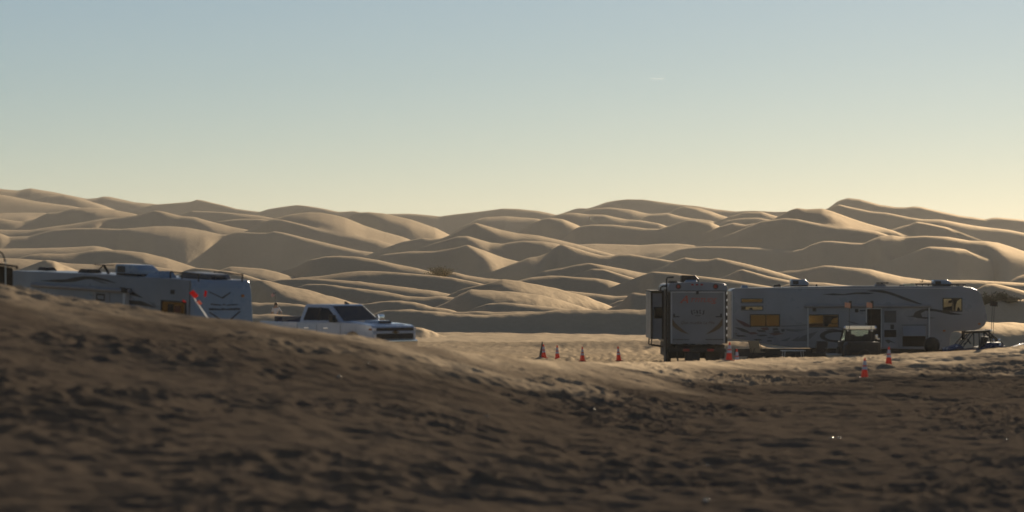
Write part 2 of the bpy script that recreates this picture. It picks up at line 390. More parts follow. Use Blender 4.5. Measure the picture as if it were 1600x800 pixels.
# --- camp ground: from below the camera up to the foot of the dunes
a1 = np.linspace(0, 1, 26)[:-1, None]
n2r = 600
g2 = np.linspace(0, 1, n2r)[:, None]
D0, D1, D2 = 4.0, 30.0, 158.0
rowsA1 = D0 * (D1 / D0) ** a1 * np.ones((1, NC))
rowsA2 = D1 * (BROW_D[None, :] / D1) ** g2
g3 = np.linspace(0, 1, 91)[1:, None]
rowsB = BROW_D[None, :] + (D2 * WARP[None, :] - BROW_D[None, :]) * g3 ** 1.15
Yg = np.concatenate([rowsA1, rowsA2, rowsB], axis=0)
PXg = np.broadcast_to(COL[None, :], Yg.shape)
Xg = (PXg - 800.0) / F * Yg
inbank = Yg <= BROW_D[None, :] + 1e-6
Zn = np.interp(COL, [-250, 0, 500, 900, 1850], [-2.75, -2.8, -3.05, -3.4, -3.45])
Dn = np.interp(COL, [-250, 400, 900, 1850], [30, 31, 38, 60])
pw = np.interp(COL, [-250, 300, 700, 1000, 1300, 1850], [1.15, 1.15, 1.2, 1.7, 6.5, 7.0])
t = np.clip((Yg - Dn[None, :]) / (BROW_D - Dn)[None, :], 0, 1)
Zbank = Zn[None, :] + (BROW_Z - Zn)[None, :] * t ** pw[None, :]
Zback = BROW_Z[None, :] - 0.16 * np.maximum(Yg - BROW_D[None, :], 0)
Zback = smax(Zback, plain(PXg, Yg), 0.3)
Zbase = np.where(inbank, Zbank, Zback)
beyond = np.maximum(Yg - BROW_D[None, :], 0)
Zt = terrain(Yg, np.where(inbank, -50.0, Zback))
Zg = np.where(inbank, Zbank, np.where(beyond < 14, Zback, Zt))
# trodden, driven-over surface
near = np.clip(1 - beyond / 8.0, 0.3, 1.0)
lean = np.interp(COL, [-250, 300, 700, 1000, 1200], [1.1, 1.0, 0.6, 0.2, 0.0])[None, :]
Vg = Yg - lean * Xg
edge = np.where(inbank, np.clip((BROW_D[None, :] - Yg) / 9.0, 0, 1), 0.0)
calm = 0.30 + 0.70 * edge
fine = np.where(inbank, np.interp(COL, [-250, 600, 1000, 1850], [0.95, 0.85, 0.55, 0.55])[None, :] * (1 - edge) + edge, 0.45 + 0.2 * np.clip((Yg - BROW_D[None, :] - 6) / 20, 0, 1))
hgt = calm * (0.10 * gnoise(Xg / 9.0, Vg / 7.0, 1) + 0.075 * gnoise(Xg / 4.0, Vg / 2.6, 2))
rid = 1 - np.abs(gnoise(Xg / 1.9 + 0.5 * gnoise(Xg / 2.2, Vg / 2.2, 8), Vg / 0.9, 3))
hgt += calm * 0.065 * (rid - 0.6)
hgt += fine * (0.045 * gnoise(Xg / 0.8, Vg / 0.5, 4) + 0.022 * gnoise(Xg / 0.32, Vg / 0.25, 5))
patch = np.clip(0.35 + 1.6 * gnoise(Xg / 5.0, Vg / 7.0, 6), 0.0, 1.3) * fine
hgt += 0.048 * patch * dimples(Xg * 0.8, Vg, 0.75, 40) + 0.028 * patch * dimples(Xg * 0.8, Vg, 0.42, 60)
hgt -= 0.02 + 0.05 * (1 - edge) * inbank
# wheel ruts: (column, depth) to (column, depth), bow, half-gauge, depth of rut
RUTS = [(640, 104, 1010, 131, 2.0, 0.75, 0.10), (600, 112, 1040, 150, -2.5, 0.75, 0.12), (700, 128, 1060, 120, 1.5, 0.75, 0.10), (640, 140, 1100, 146, 2.0, 0.8, 0.12),
        (560, 122, 960, 108, 1.0, 0.7, 0.09), (1180, 99, 1700, 112, 1.2, 0.75, 0.12), (1300, 106, 1750, 101, 1.0, 0.75, 0.11), (1250, 94, 1720, 106, -1.5, 0.75, 0.12),
        (1380, 112, 1760, 117, 0.8, 0.7, 0.10), (300, 52, 1150, 76, 3.0, 0.8, 0.10), (500, 47, 1500, 60, -2.0, 0.8, 0.10), (900, 88, 1600, 82, 1.5, 0.75, 0.09)]
for c0, d0, c1, d1, bow, gauge, dep in RUTS:
    x0, x1 = (c0 - 800) / F * d0, (c1 - 800) / F * d1
    ux, uy = x1 - x0, d1 - d0
    Lr = math.hypot(ux, uy); ux /= Lr; uy /= Lr
    al = ((Xg - x0) * ux + (Yg - d0) * uy) / Lr
    off = -(Xg - x0) * uy + (Yg - d0) * ux - bow * np.sin(np.clip(al, 0, 1) * np.pi) - 0.25 * gnoise(al * 9, al * 0 + c0, 91)
    fade = np.clip(np.minimum(al, 1 - al) * 6, 0, 1)
    wd = 0.20 + 0.0024 * d0
    for g_ in (-gauge, gauge):
        q_ = np.abs(off - g_) / wd
        cleat = 0.8 + 0.4 * np.sin(al * Lr * 9.0)
        hgt += 0.62 * fade * dep * (-np.exp(-q_ ** 2 * 1.2) * cleat + 0.7 * np.exp(-(q_ - 1.7) ** 2 * 2.2))
Zg = Zg + hgt * np.clip((Yg - 8) / 20.0, 0.2, 1)
nb = rowsA1.shape[0] + rowsA2.shape[0]
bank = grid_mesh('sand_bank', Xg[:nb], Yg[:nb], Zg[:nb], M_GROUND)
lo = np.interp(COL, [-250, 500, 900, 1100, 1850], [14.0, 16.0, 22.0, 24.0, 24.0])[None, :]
brow_light = np.clip(np.interp(COL, [-250, 500, 900, 1850], [0.42, 0.55, 0.95, 0.95])[None, :] - (BROW_D[None, :] - Yg[:nb]) / lo + 0.45 * gnoise(Xg[:nb] / 3.0, Yg[:nb] / 4.0, 71), 0, 1) ** 1.3  # sunlight on the brow put into the colour, fading towards the camera
la = bank.data.attributes.new('brow_light', 'FLOAT', 'POINT')
la.data.foreach_set('value', brow_light.astype(np.float32).ravel())
tag(bank, kind='structure')
ground = grid_mesh('camp_ground', Xg[nb - 1:], Yg[nb - 1:], Zg[nb - 1:], M_CAMP)
tag(ground, kind='structure')

def ground_z(x, y):
    """height of the built ground under a world point"""
    px = 800.0 + F * x / y
    j = (px - COL[0]) / DX
    j0 = int(np.clip(math.floor(j), 0, NC - 2)); fj = min(max(j - j0, 0), 1)
    def colz(jj):
        return np.interp(y, Yg[:, jj], Zg[:, jj])
    return float(colz(j0) * (1 - fj) + colz(j0 + 1) * fj)

# --- the dune field
Ds = sorted(r[0] for r in RIDGES if r[0] > D2)
keys = [D2] + Ds + [1600.0, 1700.0, 1900.0]
rows = [D2]
for k0, k1 in zip(keys[:-1], keys[1:]):
    gap = k1 - k0
    n = max(2, min(14, int(round(gap / (0.0052 * k0)))))
    rows += list(k0 + gap * (np.arange(1, n + 1) / n))
rows = np.array(rows)
Yd = rows[:, None] * WARP[None, :]
PXd = np.broadcast_to(COL[None, :], Yd.shape)
Xd = (PXd - 800.0) / F * Yd
base = plain(PXd, Yd) + np.maximum(Yd - 420, 0) * 0.004
Zd = terrain(Yd, base)
sw = np.clip((Yd - 165) / 60, 0, 1)
trod = np.clip((330 - Yd) / 120, 0, 1)
Zd = Zd + sw * (0.0004 * Yd * gnoise(Xd / 48.0, Yd / 36.0, 21) + 0.00012 * Yd * gnoise(Xd / 13.0, Yd / 11.0, 22))
Zd = Zd + trod * (0.06 * gnoise(Xd / 2.0, Yd / 2.4, 23) + 0.05 * gnoise(Xd / 0.9, Yd / 1.2, 24))
Zd[0, :] = Zg[-1, :]
dunes = grid_mesh('sand_dunes', Xd, Yd, Zd, M_DUNE)
tag(dunes, kind='structure')
print('rows', Yg.shape, Yd.shape)

# --- the open desert all round (beside and behind the camera)
nr, na = 60, 160
rr = 2.0 * (9000.0 / 2.0) ** (np.linspace(0, 1, nr)[:, None])
aa = np.linspace(0, 2 * np.pi, na)[None, :]
Xs = rr * np.sin(aa); Ys = rr * np.cos(aa)
Zs = -5.2 + np.clip((rr - 60) / 400, 0, 1) * (6.0 * gnoise(Xs / 160, Ys / 160, 31) + 2.0 * gnoise(Xs / 50, Ys / 50, 32)) * (Ys < 0)
ahead = (np.abs(np.arctan2(Xs, Ys)) < 0.5)
Zs = np.where(ahead, -7.0, Zs)
Zs = np.where((Ys < 0) | (rr < 14), np.maximum(Zs, -5.2), Zs)
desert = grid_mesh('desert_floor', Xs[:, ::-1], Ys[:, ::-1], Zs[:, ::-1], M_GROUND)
tag(desert, kind='structure')

# ------------------------------------------------------------------ mesh building
class MB:
    """collects simple solids, then links them as one mesh object"""
    def __init__(self):
        self.bm = bmesh.new()
    def face(self, pts):
        return self.bm.faces.new([self.bm.verts.new(p) for p in pts])
    def box(self, x0, x1, y0, y1, z0, z1, bevel=0.0, seg=2):
        tmp = bmesh.new()
        bmesh.ops.create_cube(tmp, size=1.0)
        for v in tmp.verts:
            v.co = Vector((x1 if v.co.x > 0 else x0, y1 if v.co.y > 0 else y0, z1 if v.co.z > 0 else z0))
        if bevel: bmesh.ops.bevel(tmp, geom=list(tmp.edges), offset=bevel, segments=seg, profile=0.6, affect='EDGES')
        return self._merge(tmp)
    def _merge(self, tmp):
        vm = {v: self.bm.verts.new(v.co) for v in tmp.verts}
        for f in tmp.faces:
            try: self.bm.faces.new([vm[v] for v in f.verts])
            except ValueError: pass
        tmp.free()
        return self
    def prism(self, pts, y0, y1, bevel=0.0, seg=2, axis='y', xf=None):
        """polygon (a, b) pushed along an axis: 'y' -> (a, t, b), 'x' -> (t, a, b), 'z' -> (a, b, t)"""
        tmp = bmesh.new()
        put = {'y': lambda a, b, t: (a, t, b), 'x': lambda a, b, t: (t, a, b), 'z': lambda a, b, t: (a, b, t)}[axis]
        lo = [tmp.verts.new(put(a, b, y0)) for a, b in pts]
        hi = [tmp.verts.new(put(a, b, y1)) for a, b in pts]
        n = len(pts)
        tmp.faces.new(lo); tmp.faces.new(hi[::-1])
        for i in range(n):
            tmp.faces.new([lo[i], hi[i], hi[(i + 1) % n], lo[(i + 1) % n]])
        bmesh.ops.recalc_face_normals(tmp, faces=tmp.faces)
        if bevel: bmesh.ops.bevel(tmp, geom=list(tmp.edges), offset=bevel, segments=seg, profile=0.6, affect='EDGES', clamp_overlap=True)
        if xf is not None:
            for v in tmp.verts: v.co = xf @ v.co
        return self._merge(tmp)
    def hull8(self, lo, hi, bevel=0.0, seg=2):
        """solid between two quads (lists of 4 points)"""
        tmp = bmesh.new()
        a = [tmp.verts.new(p) for p in lo]; b = [tmp.verts.new(p) for p in hi]
        tmp.faces.new(a); tmp.faces.new(b[::-1])
        for i in range(4): tmp.faces.new([a[i], b[i], b[(i + 1) % 4], a[(i + 1) % 4]])
        bmesh.ops.recalc_face_normals(tmp, faces=tmp.faces)
        if bevel: bmesh.ops.bevel(tmp, geom=list(tmp.edges), offset=bevel, segments=seg, profile=0.6, affect='EDGES', clamp_overlap=True)
        return self._merge(tmp)
    def cyl(self, p0, p1, r0, r1=None, n=12):
        r1 = r0 if r1 is None else r1
        p0 = Vector(p0); p1 = Vector(p1)
        q = (p1 - p0).to_track_quat('Z', 'Y')
        a = []; b = []
        for i in range(n):
            t = 2 * math.pi * i / n
            d = q @ Vector((math.cos(t), math.sin(t), 0))
            a.append(self.bm.verts.new(p0 + d * r0)); b.append(self.bm.verts.new(p1 + d * r1))
        for i in range(n):
            self.bm.faces.new([a[i], a[(i + 1) % n], b[(i + 1) % n], b[i]])
        self.bm.faces.new(a[::-1]); self.bm.faces.new(b)
        return self
    def tube(self, pts, r, n=8):
        for p, q in zip(pts[:-1], pts[1:]): self.cyl(p, q, r, r, n)
        return self
    def lathe(self, prof, c=(0, 0, 0), n=20, axis='z'):
        rings = []
        for r, z in prof:
            ring = []
            for i in range(n):
                t = 2 * math.pi * i / n
                p = (r * math.cos(t), r * math.sin(t), z)
                if axis == 'y': p = (p[0], p[2], p[1])
                if axis == 'x': p = (p[2], p[0], p[1])
                ring.append(self.bm.verts.new((p[0] + c[0], p[1] + c[1], p[2] + c[2])))
            rings.append(ring)
        for a, b in zip(rings[:-1], rings[1:]):
            for i in range(n):
                self.bm.faces.new([a[i], a[(i + 1) % n], b[(i + 1) % n], b[i]])
        self.bm.faces.new(rings[0][::-1]); self.bm.faces.new(rings[-1])
        return self
    def build(self, name, material, parent=None, smooth_deg=None):
        bmesh.ops.recalc_face_normals(self.bm, faces=self.bm.faces)
        me = bpy.data.meshes.new(name)
        self.bm.to_mesh(me); self.bm.free()
        me.materials.append(material)
        if smooth_deg:
            for p in me.polygons: p.use_smooth = True
            me.set_sharp_from_angle(angle=R(smooth_deg))
        o = bpy.data.objects.new(name, me)
        C.objects.link(o)
        if parent: o.parent = parent
        return o

def empty(name, loc, rz=0.0, label=None, cat=None, group=None, ry=0.0, rx=0.0):
    o = bpy.data.objects.new(name, None)
    C.objects.link(o)
    o.location = loc
    o.rotation_mode = 'XYZ'
    o.rotation_euler = (rx, ry, rz)
    o.empty_display_size = 0.2
    return tag(o, label, cat, group)

def copy_tree(o, parent=None):
    c = o.copy(); C.objects.link(c); c.parent = parent
    for ch in list(o.children): copy_tree(ch, c)
    return c

def text_mesh(name, body, size, loc, rot, material, parent, shear=0.0, depth=0.004, sx=1.0):
    cu = bpy.data.curves.new(name, 'FONT')
    cu.body = body; cu.size = size; cu.shear = shear; cu.extrude = depth
    cu.align_x = 'CENTER'; cu.resolution_u = 3
    tmp = bpy.data.objects.new(name + '_tmp', cu)
    C.objects.link(tmp)
    dg = bpy.context.evaluated_depsgraph_get()
    me = bpy.data.meshes.new_from_object(tmp.evaluated_get(dg))
    C.objects.unlink(tmp); bpy.data.objects.remove(tmp)
    me.name = name
    me.materials.clear(); me.materials.append(material)
    o = bpy.data.objects.new(name, me); C.objects.link(o)
    o.parent = parent; o.location = loc; o.rotation_euler = rot; o.scale = (sx, 1, 1)
    return o

# ------------------------------------------------------------------ materials
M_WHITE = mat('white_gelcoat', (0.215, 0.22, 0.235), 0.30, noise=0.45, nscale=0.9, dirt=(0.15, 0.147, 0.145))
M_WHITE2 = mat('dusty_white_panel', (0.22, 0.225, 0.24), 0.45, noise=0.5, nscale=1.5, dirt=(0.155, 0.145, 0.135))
M_BLUECAP = mat('pale_blue_fibreglass', (0.21, 0.28, 0.37), 0.28, noise=0.3, nscale=1.1, dirt=(0.18, 0.22, 0.27))
M_TRIM = mat('white_trim', (0.45, 0.45, 0.44), 0.4, noise=0.2, nscale=4)
M_BLACK = mat('black_plastic', (0.018, 0.017, 0.016), 0.55, noise=0.3, nscale=8)
M_CHAS = mat('dusty_black_steel', (0.035, 0.03, 0.025), 0.7, noise=0.6, nscale=3, dirt=(0.10, 0.08, 0.06))
M_RUBBER = mat('tyre_rubber', (0.022, 0.021, 0.02), 0.85, noise=0.5, nscale=10, dirt=(0.09, 0.07, 0.05))
M_RIM = mat('alloy', (0.55, 0.55, 0.56), 0.3, 1.0, noise=0.3, nscale=9)
M_CHROME = mat('chrome', (0.85, 0.85, 0.86), 0.12, 1.0, noise=0.1, nscale=9)
M_GREY = mat('charcoal_vinyl', (0.018, 0.017, 0.018), 0.4, noise=0.2, nscale=5)
M_GREY2 = mat('mid_grey_vinyl', (0.085, 0.085, 0.095), 0.4, noise=0.2, nscale=5)
M_MAROON = mat('maroon_vinyl', (0.085, 0.022, 0.020), 0.4, noise=0.2, nscale=5)
M_REDORANGE = mat('red_orange_vinyl', (0.42, 0.055, 0.015), 0.4, noise=0.2, nscale=12)
M_AMBER = mat('bronze_mirror_glass', (0.20, 0.125, 0.052), 0.10, 1.0, noise=0.5, nscale=1.6, dirt=(0.11, 0.065, 0.028))
M_PALEGLASS = mat('pale_mirror_glass', (0.62, 0.56, 0.40), 0.06, 1.0)
M_DARKGLASS = mat('smoked_glass', (0.010, 0.011, 0.013), 0.07, 0.0, spec=0.3)
M_DARKMATT = mat('dark_matt', (0.02, 0.018, 0.014), 0.8, noise=0.3, nscale=6)
M_INSIDE = mat('dark_interior', (0.012, 0.010, 0.008), 0.9, noise=0.3, nscale=4)
M_LAMPRED = mat('red_lens', (0.30, 0.015, 0.012), 0.2, noise=0.1)
M_LAMPAMB = mat('amber_lens', (0.35, 0.12, 0.02), 0.2, noise=0.1)
M_LAMPWHITE = mat('clear_lens', (0.8, 0.8, 0.82), 0.08, 0.3)
M_TRUCK = mat('pale_blue_white_paint', (0.35, 0.41, 0.51), 0.25, coat=0.6, noise=0.2, nscale=1.4, dirt=(0.25, 0.29, 0.36))
M_ORANGE = mat('cone_orange', (0.62, 0.10, 0.045), 0.5, noise=0.3, nscale=6, dirt=(0.42, 0.09, 0.05))
M_REFLECT = mat('reflective_white', (0.55, 0.53, 0.58), 0.35, noise=0.3, nscale=8)
M_CONEDARK = mat('dark_cone', (0.10, 0.075, 0.05), 0.8, noise=0.4, nscale=8)  # dark brown all over, beside the orange cones
M_REDFLAG = mat('red_flag_cloth', (0.75, 0.02, 0.02), 0.75, noise=0.1)
M_PINKFLAG = mat('faded_pink_cloth', (0.5, 0.22, 0.18), 0.8, noise=0.3, nscale=10)
M_BLUEPAINT = mat('blue_plastic', (0.010, 0.032, 0.10), 0.6, noise=0.2, nscale=5)
M_NAVY = mat('navy_cloth', (0.02, 0.028, 0.07), 0.8)
M_WOOD = mat('dark_weathered_boards', (0.035, 0.028, 0.020), 0.8, noise=0.6, nscale=5, dirt=(0.016, 0.012, 0.009))
M_TABLE = mat('folding_table_plastic', (0.7, 0.68, 0.62), 0.4, noise=0.2, nscale=5)
def cloth_glow(m, col, w=0.6):
    """let backlight through thin cloth"""
    nt = m.node_tree
    b = nt.nodes['Principled BSDF']; out = nt.nodes['Material Output']
    tr = nt.nodes.new('ShaderNodeBsdfTranslucent'); tr.inputs['Color'].default_value = (*col, 1)
    mx = nt.nodes.new('ShaderNodeMixShader'); mx.inputs[0].default_value = w
    nt.links.new(b.outputs[0], mx.inputs[1]); nt.links.new(tr.outputs[0], mx.inputs[2]); nt.links.new(mx.outputs[0], out.inputs['Surface'])
cloth_glow(M_REDFLAG, (0.7, 0.02, 0.02), 0.35); cloth_glow(M_PINKFLAG, (0.6, 0.25, 0.2)); cloth_glow(M_ORANGE, (0.85, 0.14, 0.05), 0.38)

def wheel(parent, x, y, r, w, spokes=6, rim_mat=None):
    """tyre lying along local y, rim as sub-part"""
    t = MB().lathe([(r * 0.62, -w / 2), (r * 0.9, -w / 2), (r, -w * 0.32), (r, w * 0.32), (r * 0.9, w / 2), (r * 0.62, w / 2)], (x, y, r), 24, 'y')
    o = t.build('wheel', M_RUBBER, parent, 35)
    m = MB().lathe([(r * 0.61, -w * 0.40), (r * 0.61, w * 0.40)], (x, y, r), 20, 'y')
    for i in range(spokes):
        a = 2 * math.pi * i / spokes
        m.cyl((x, y - w * 0.43, r), (x + r * 0.55 * math.cos(a), y - w * 0.45, r + r * 0.55 * math.sin(a)), 0.035, 0.03, 6)
    m.build('rim', rim_mat or M_RIM, o, 35)
    return o

def ac_unit(parent, x0, x1, y0, y1, z0, z1, nose=1, material=None):
    """roof air conditioner: shroud with a sloped nose, dark base and grille"""
    L = x1 - x0
    pts = [(x0, z0 + 0.06), (x1, z0 + 0.06), (x1, z0 + (z1 - z0) * 0.55), (x1 - L * 0.22, z1), (x0 + L * 0.04, z1), (x0, z1 - 0.05)]
    if nose < 0: pts = [(x0 + x1 - a, b) for a, b in pts][::-1]
    o = MB().prism(pts, y0, y1, 0.035, 2).build('air_conditioner', material or M_BLUECAP, parent, 40)
    MB().box(x0 + 0.03, x1 - 0.03, y0 + 0.03, y1 - 0.03, z0, z0 + 0.058).build('gasket', M_BLACK, o)
    g = MB()
    gx0, gx1 = (x0 + L * 0.10, x0 + L * 0.42) if nose > 0 else (x1 - L * 0.42, x1 - L * 0.10)
    for i in range(5):
        z = z0 + 0.10 + i * (z1 - z0 - 0.16) / 5
        g.box(gx0, gx1, y0 - 0.012, y0 - 0.003, z, z + (z1 - z0) * 0.09)
    g.build('grille', M_BLACK, o)
    return o

def roof_vent(parent, x, y, z, w=0.36, h=0.11, tilt=0.0, material=None):
    o = MB().hull8([(x - w / 2, y - w / 2, z), (x + w / 2, y - w / 2, z), (x + w / 2, y + w / 2, z), (x - w / 2, y + w / 2, z)],
                   [(x - w * 0.36, y - w * 0.36, z + h), (x + w * 0.36, y - w * 0.36, z + h + tilt), (x + w * 0.36, y + w * 0.36, z + h + tilt), (x - w * 0.36, y + w * 0.36, z + h)], 0.012)
    return o.build('roof_vent', material or M_BLACK, parent, 40)

# ------------------------------------------------------------------ fifth-wheel toy hauler seen side-on (right)
def fifth_wheel_right():
    D = 135.0; k = F / D
    base = at(1337, 579, D)
    root = empty('fifth_wheel_trailer', base, 0.0, 'long white fifth-wheel trailer seen side-on with checkered swooshes, right of the smaller camper', 'trailer', 'camping trailers')
    def S(px, y): return ((px - 1337) / k, (579 - y) / k)
    YF = -1.25
    out = [S(*p) for p in [(1139.5,454),(1139.5,529),(1165,531),(1188,536),(1215,539.5),(1232,541.5),(1262,543),(1340,544.5),(1477,545.5),(1478,528),(1480,520),(1485,516.8),(1512,516.5),(1524,513.5),(1532,507.5),(1536,499),(1535.3,492),(1526.5,459.5),(1521,453.5),(1511,449.2),(1495,447),(1330,446.5),(1150,450),(1143,451)]]
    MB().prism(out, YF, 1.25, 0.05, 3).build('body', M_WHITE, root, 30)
    m = MB()
    (xa, za), (xb, zb) = S(1150, 545), S(1470, 556)
    m.box(xa, xb, -1.0, -0.85, zb, za); m.box(xa, xb, 0.85, 1.0, zb, za)
    for i in range(9):
        x = xa + (xb - xa) * (i + 0.5) / 9
        m.box(x - 0.04, x + 0.04, -0.84, 0.84, zb + 0.05, za - 0.05)
    m.build('chassis', M_CHAS, root)
    MB().box(S(1240, 0)[0], S(1474, 0)[0], -1.12, 1.12, S(0, 557)[1], S(0, 546.5)[1], 0.03).build('belly_pan', M_CHAS, root)
    for px in (1180, 1208, 1236):
        x = S(px, 0)[0]
        wheel(root, x, -0.98, 0.38, 0.22); wheel(root, x, 0.98, 0.38, 0.22)
    for px in (1288, 1420):
        x = S(px, 0)[0]
        for y in (-0.9, 0.9):
            MB().cyl((x, y, 1.2), (x, y, 0.05), 0.05).cyl((x, y, 0.05), (x, y, 0.0), 0.16).build('jack', M_RIM, root, 40)
    for y in (-0.9, 0.9):
        x = S(1470, 0)[0]
        MB().cyl((x, y, 1.6), (x, y, 0.05), 0.06).cyl((x, y, 0.05), (x, y, 0.0), 0.18).build('jack', M_CHAS, root, 40)
    x = S(1505, 0)[0]
    MB().cyl((x, 0, 1.95), (x, 0, 1.5), 0.08).box(x - 0.2, x + 0.2, -0.2, 0.2, 1.45, 1.5).build('king_pin', M_CHAS, root, 40)

    def decal(pts, name, material, h=0.004, parent=root):
        p = [S(*q) for q in pts]
        return MB().prism(p, YF - h, YF - 0.001).build(name, material, parent)
    def multi(polys, name, material, h=0.004):
        for q in polys: MB().prism([S(*p) for p in q], YF - h, YF - 0.001).build(name, material, root)
    def window(x0, x1, y0, y1, pane_mat, split=None, frame=M_BLACK):
        (a, zt), (b, zb_) = S(x0, y0), S(x1, y1)
        fr = MB()
        t = 0.045
        fr.box(a - t, b + t, YF - 0.03, YF - 0.001, zt, zt + t); fr.box(a - t, b + t, YF - 0.03, YF - 0.001, zb_ - t, zb_)
        fr.box(a - t, a, YF - 0.03, YF - 0.001, zb_, zt); fr.box(b, b + t, YF - 0.03, YF - 0.001, zb_, zt)
        if split is not None:
            s = S(split, 0)[0]; fr.box(s - 0.02, s + 0.02, YF - 0.03, YF - 0.001, zb_, zt)
        w = fr.build('window', frame, root)
        MB().box(a, b, YF - 0.010, YF - 0.001, zb_, zt).build('pane', pane_mat, w)
        return w
    def on_pane(w, polys, name, material):
        for q in polys: MB().prism([S(*p) for p in q], YF - 0.018, YF - 0.0105).build(name, material, w)  # curtains, plus dark reflections laid on the glass as flat shapes
    window(1155.5, 1187.5, 467.2, 471.8, M_AMBER, frame=M_GREY2)
    w = window(1155.5, 1187.5, 478.8, 483.4, M_PALEGLASS, frame=M_GREY2)
    on_pane(w, [[(1155.6,478.9),(1162,478.9),(1161,483.3),(1155.6,483.3)],[(1167,481.5),(1171,480),(1173,483.3),(1167,483.3)],[(1180,478.9),(1182,478.9),(1181,481)]], 'curtain_blotch', M_DARKMATT)
    w = window(1169.5, 1213.5, 491.8, 508.6, M_AMBER, 1193)
    w = window(1259.5, 1304.2, 492.3, 509.8, M_AMBER, 1282)
    on_pane(w, [[(1283,493),(1303.8,493),(1303.8,496),(1297,497),(1293,503),(1299,505),(1303.8,504),(1303.8,506),(1292,505.5),(1288,509.5),(1283,509.5)]], 'curtain_blotch', M_DARKMATT)
    on_pane(w, [[(1260,505),(1281,504.5),(1281,509.5),(1260,509.5)]], 'blind', mat('brown_blind', (0.10, 0.05, 0.02), 0.7))
    w = window(1468, 1495.5, 466.8, 485.2, M_PALEGLASS, 1481.5)
    on_pane(w, [[(1468.2,480),(1475,479),(1481,478),(1481,485),(1468.2,485)],[(1475,470),(1481,468),(1481,472),(1476,474)],[(1482,467),(1494,467),(1489,470),(1487,477),(1486,485),(1483.5,485),(1483,475)],[(1489,482),(1491,479),(1495,485),(1489,485)]], 'curtain_blotch', M_DARKMATT)

    # graphics along the side
    multi([[(1145.5,497.5),(1158,502),(1166,506),(1171,511),(1160,509.5),(1152,504)], [(1144,521),(1148,519.5),(1148,521.5)],
           [(1184,511.5),(1196,511),(1198,514.5),(1190,516)], [(1163,518.5),(1176,518),(1182,521),(1170,522)],[(1196,520),(1208,519),(1222,520.5),(1206,523.5)]], 'graphic', M_MAROON)
    multi([[(1144,510.5),(1156,512),(1166,516.5),(1168,520),(1156,517.5)], [(1145,522.5),(1158,523),(1165,525),(1150,525.5)],
           [(1178,514.5),(1190,515),(1194,518.5),(1182,518)], [(1203,512.5),(1211,511.5),(1213,515),(1204,516)], [(1203,517),(1213,516),(1216,519),(1206,520)],[(1216,514),(1222,513),(1222,517),(1218,518)],
           [(1173,529),(1184,528.5),(1188,531),(1178,531.5)], [(1194,531),(1201,530.5),(1203,532.5),(1196,533)], [(1178,522.5),(1192,522),(1196,524),(1184,525)],[(1195,526),(1203,526),(1205,527.5),(1197,527.5)]], 'graphic', M_GREY)
    multi([[(1216,508.3),(1238,507.5),(1256,506.5),(1256,507.6),(1236,509.5),(1218,509.8)], [(1222,513),(1240,514),(1257,514),(1240,518),(1226,516.5)],
           [(1214,532),(1232,526),(1226,532)], [(1231,532),(1246,523.5),(1240,532)], [(1237,532.3),(1250,524),(1262,520),(1274,516.5),(1262,528),(1256,532.4)]], 'graphic', M_GREY2)
    arc = []
    for i in range(13):
        a = R(40 + 280 * i / 12); arc.append((1300 + 24 * math.cos(a) * (1.0 if math.cos(a) < 0 else 1.15), 524 - 9.5 * math.sin(a)))
    inner = []
    for i in range(13):
        a = R(320 - 280 * i / 12); inner.append((1304 + 20 * math.cos(a), 524.5 - 6.5 * math.sin(a)))
    multi([arc + inner], 'graphic', M_GREY)
    multi([[(1284,514.5),(1296,512.5),(1306,515),(1320,517.5),(1306,518),(1294,516.8)], [(1292,533),(1302,531),(1316,533.5),(1302,534.5)]], 'graphic', M_GREY2)
    multi([[(1280,459.6),(1298,458.2),(1312,459.4),(1330,457),(1345,456.6),(1362,457.6),(1352,459.6),(1334,459.3),(1312,461.2),(1296,461.2)]], 'graphic', M_GREY)
    multi([[(1348,454.5),(1360,452.8),(1374,453.4),(1388,457),(1402,462),(1418,468),(1434,474.5),(1440,477),(1424,473.5),(1408,468.6),(1394,463),(1380,458.5),(1364,456)]], 'graphic', M_GREY)
    multi([[(1409,493.8),(1421,492.8),(1424,487),(1434,483),(1446,481.4),(1468,485),(1498,491.2),(1480,491.4),(1456,486.2),(1440,485.2),(1433,489),(1435,494.5),(1448,495.6),(1456,496),(1440,497.6),(1428,496.6),(1421,494.6)]], 'graphic', M_GREY)
    multi([[(1316,500),(1330,503),(1340,506.5),(1328,505)], [(1300,509),(1318,513),(1334,516.5),(1318,515.5)]], 'graphic', M_GREY2)

    # awning: roll, side arms and little lamps
    (xa, za), (xb, zb) = S(1252, 477.6), S(1448, 477.6)
    MB().cyl((xa, YF - 0.11, za), (xb, YF - 0.11, za), 0.075, n=12).build('awning_roll', M_WHITE2, root, 40)
    for px in (1258, 1445.5):
        x = S(px, 0)[0]
        MB().box(x - 0.03, x + 0.03, YF - 0.09, YF - 0.002, S(0, 541)[1], za - 0.08).build('awning_arm', M_TRIM, root)
    for px, py in ((1268, 483.5), (1333.5, 485)):
        x, z = S(px, py); MB().box(x - 0.08, x + 0.08, YF - 0.02, YF - 0.001, z - 0.08, z + 0.08, 0.01).build('wall_lamp', M_BLACK, root)
    x, z = S(1343, 485); MB().box(x - 0.13, x + 0.13, YF - 0.015, YF - 0.001, z - 0.03, z + 0.03).build('grab_light', M_GREY, root)
    # doorway and the door folded open beside it
    (a, zt), (b, zb) = S(1349.5, 482.5), S(1371, 541.5)
    d = MB().box(a, b, YF - 0.006, YF - 0.001, zb, zt).build('doorway', M_INSIDE, root)
    fr = MB().box(a - 0.05, a, YF - 0.03, YF - 0.001, zb, zt).box(b, b + 0.05, YF - 0.03, YF - 0.001, zb, zt).box(a - 0.05, b + 0.05, YF - 0.03, YF - 0.001, zt, zt + 0.05)
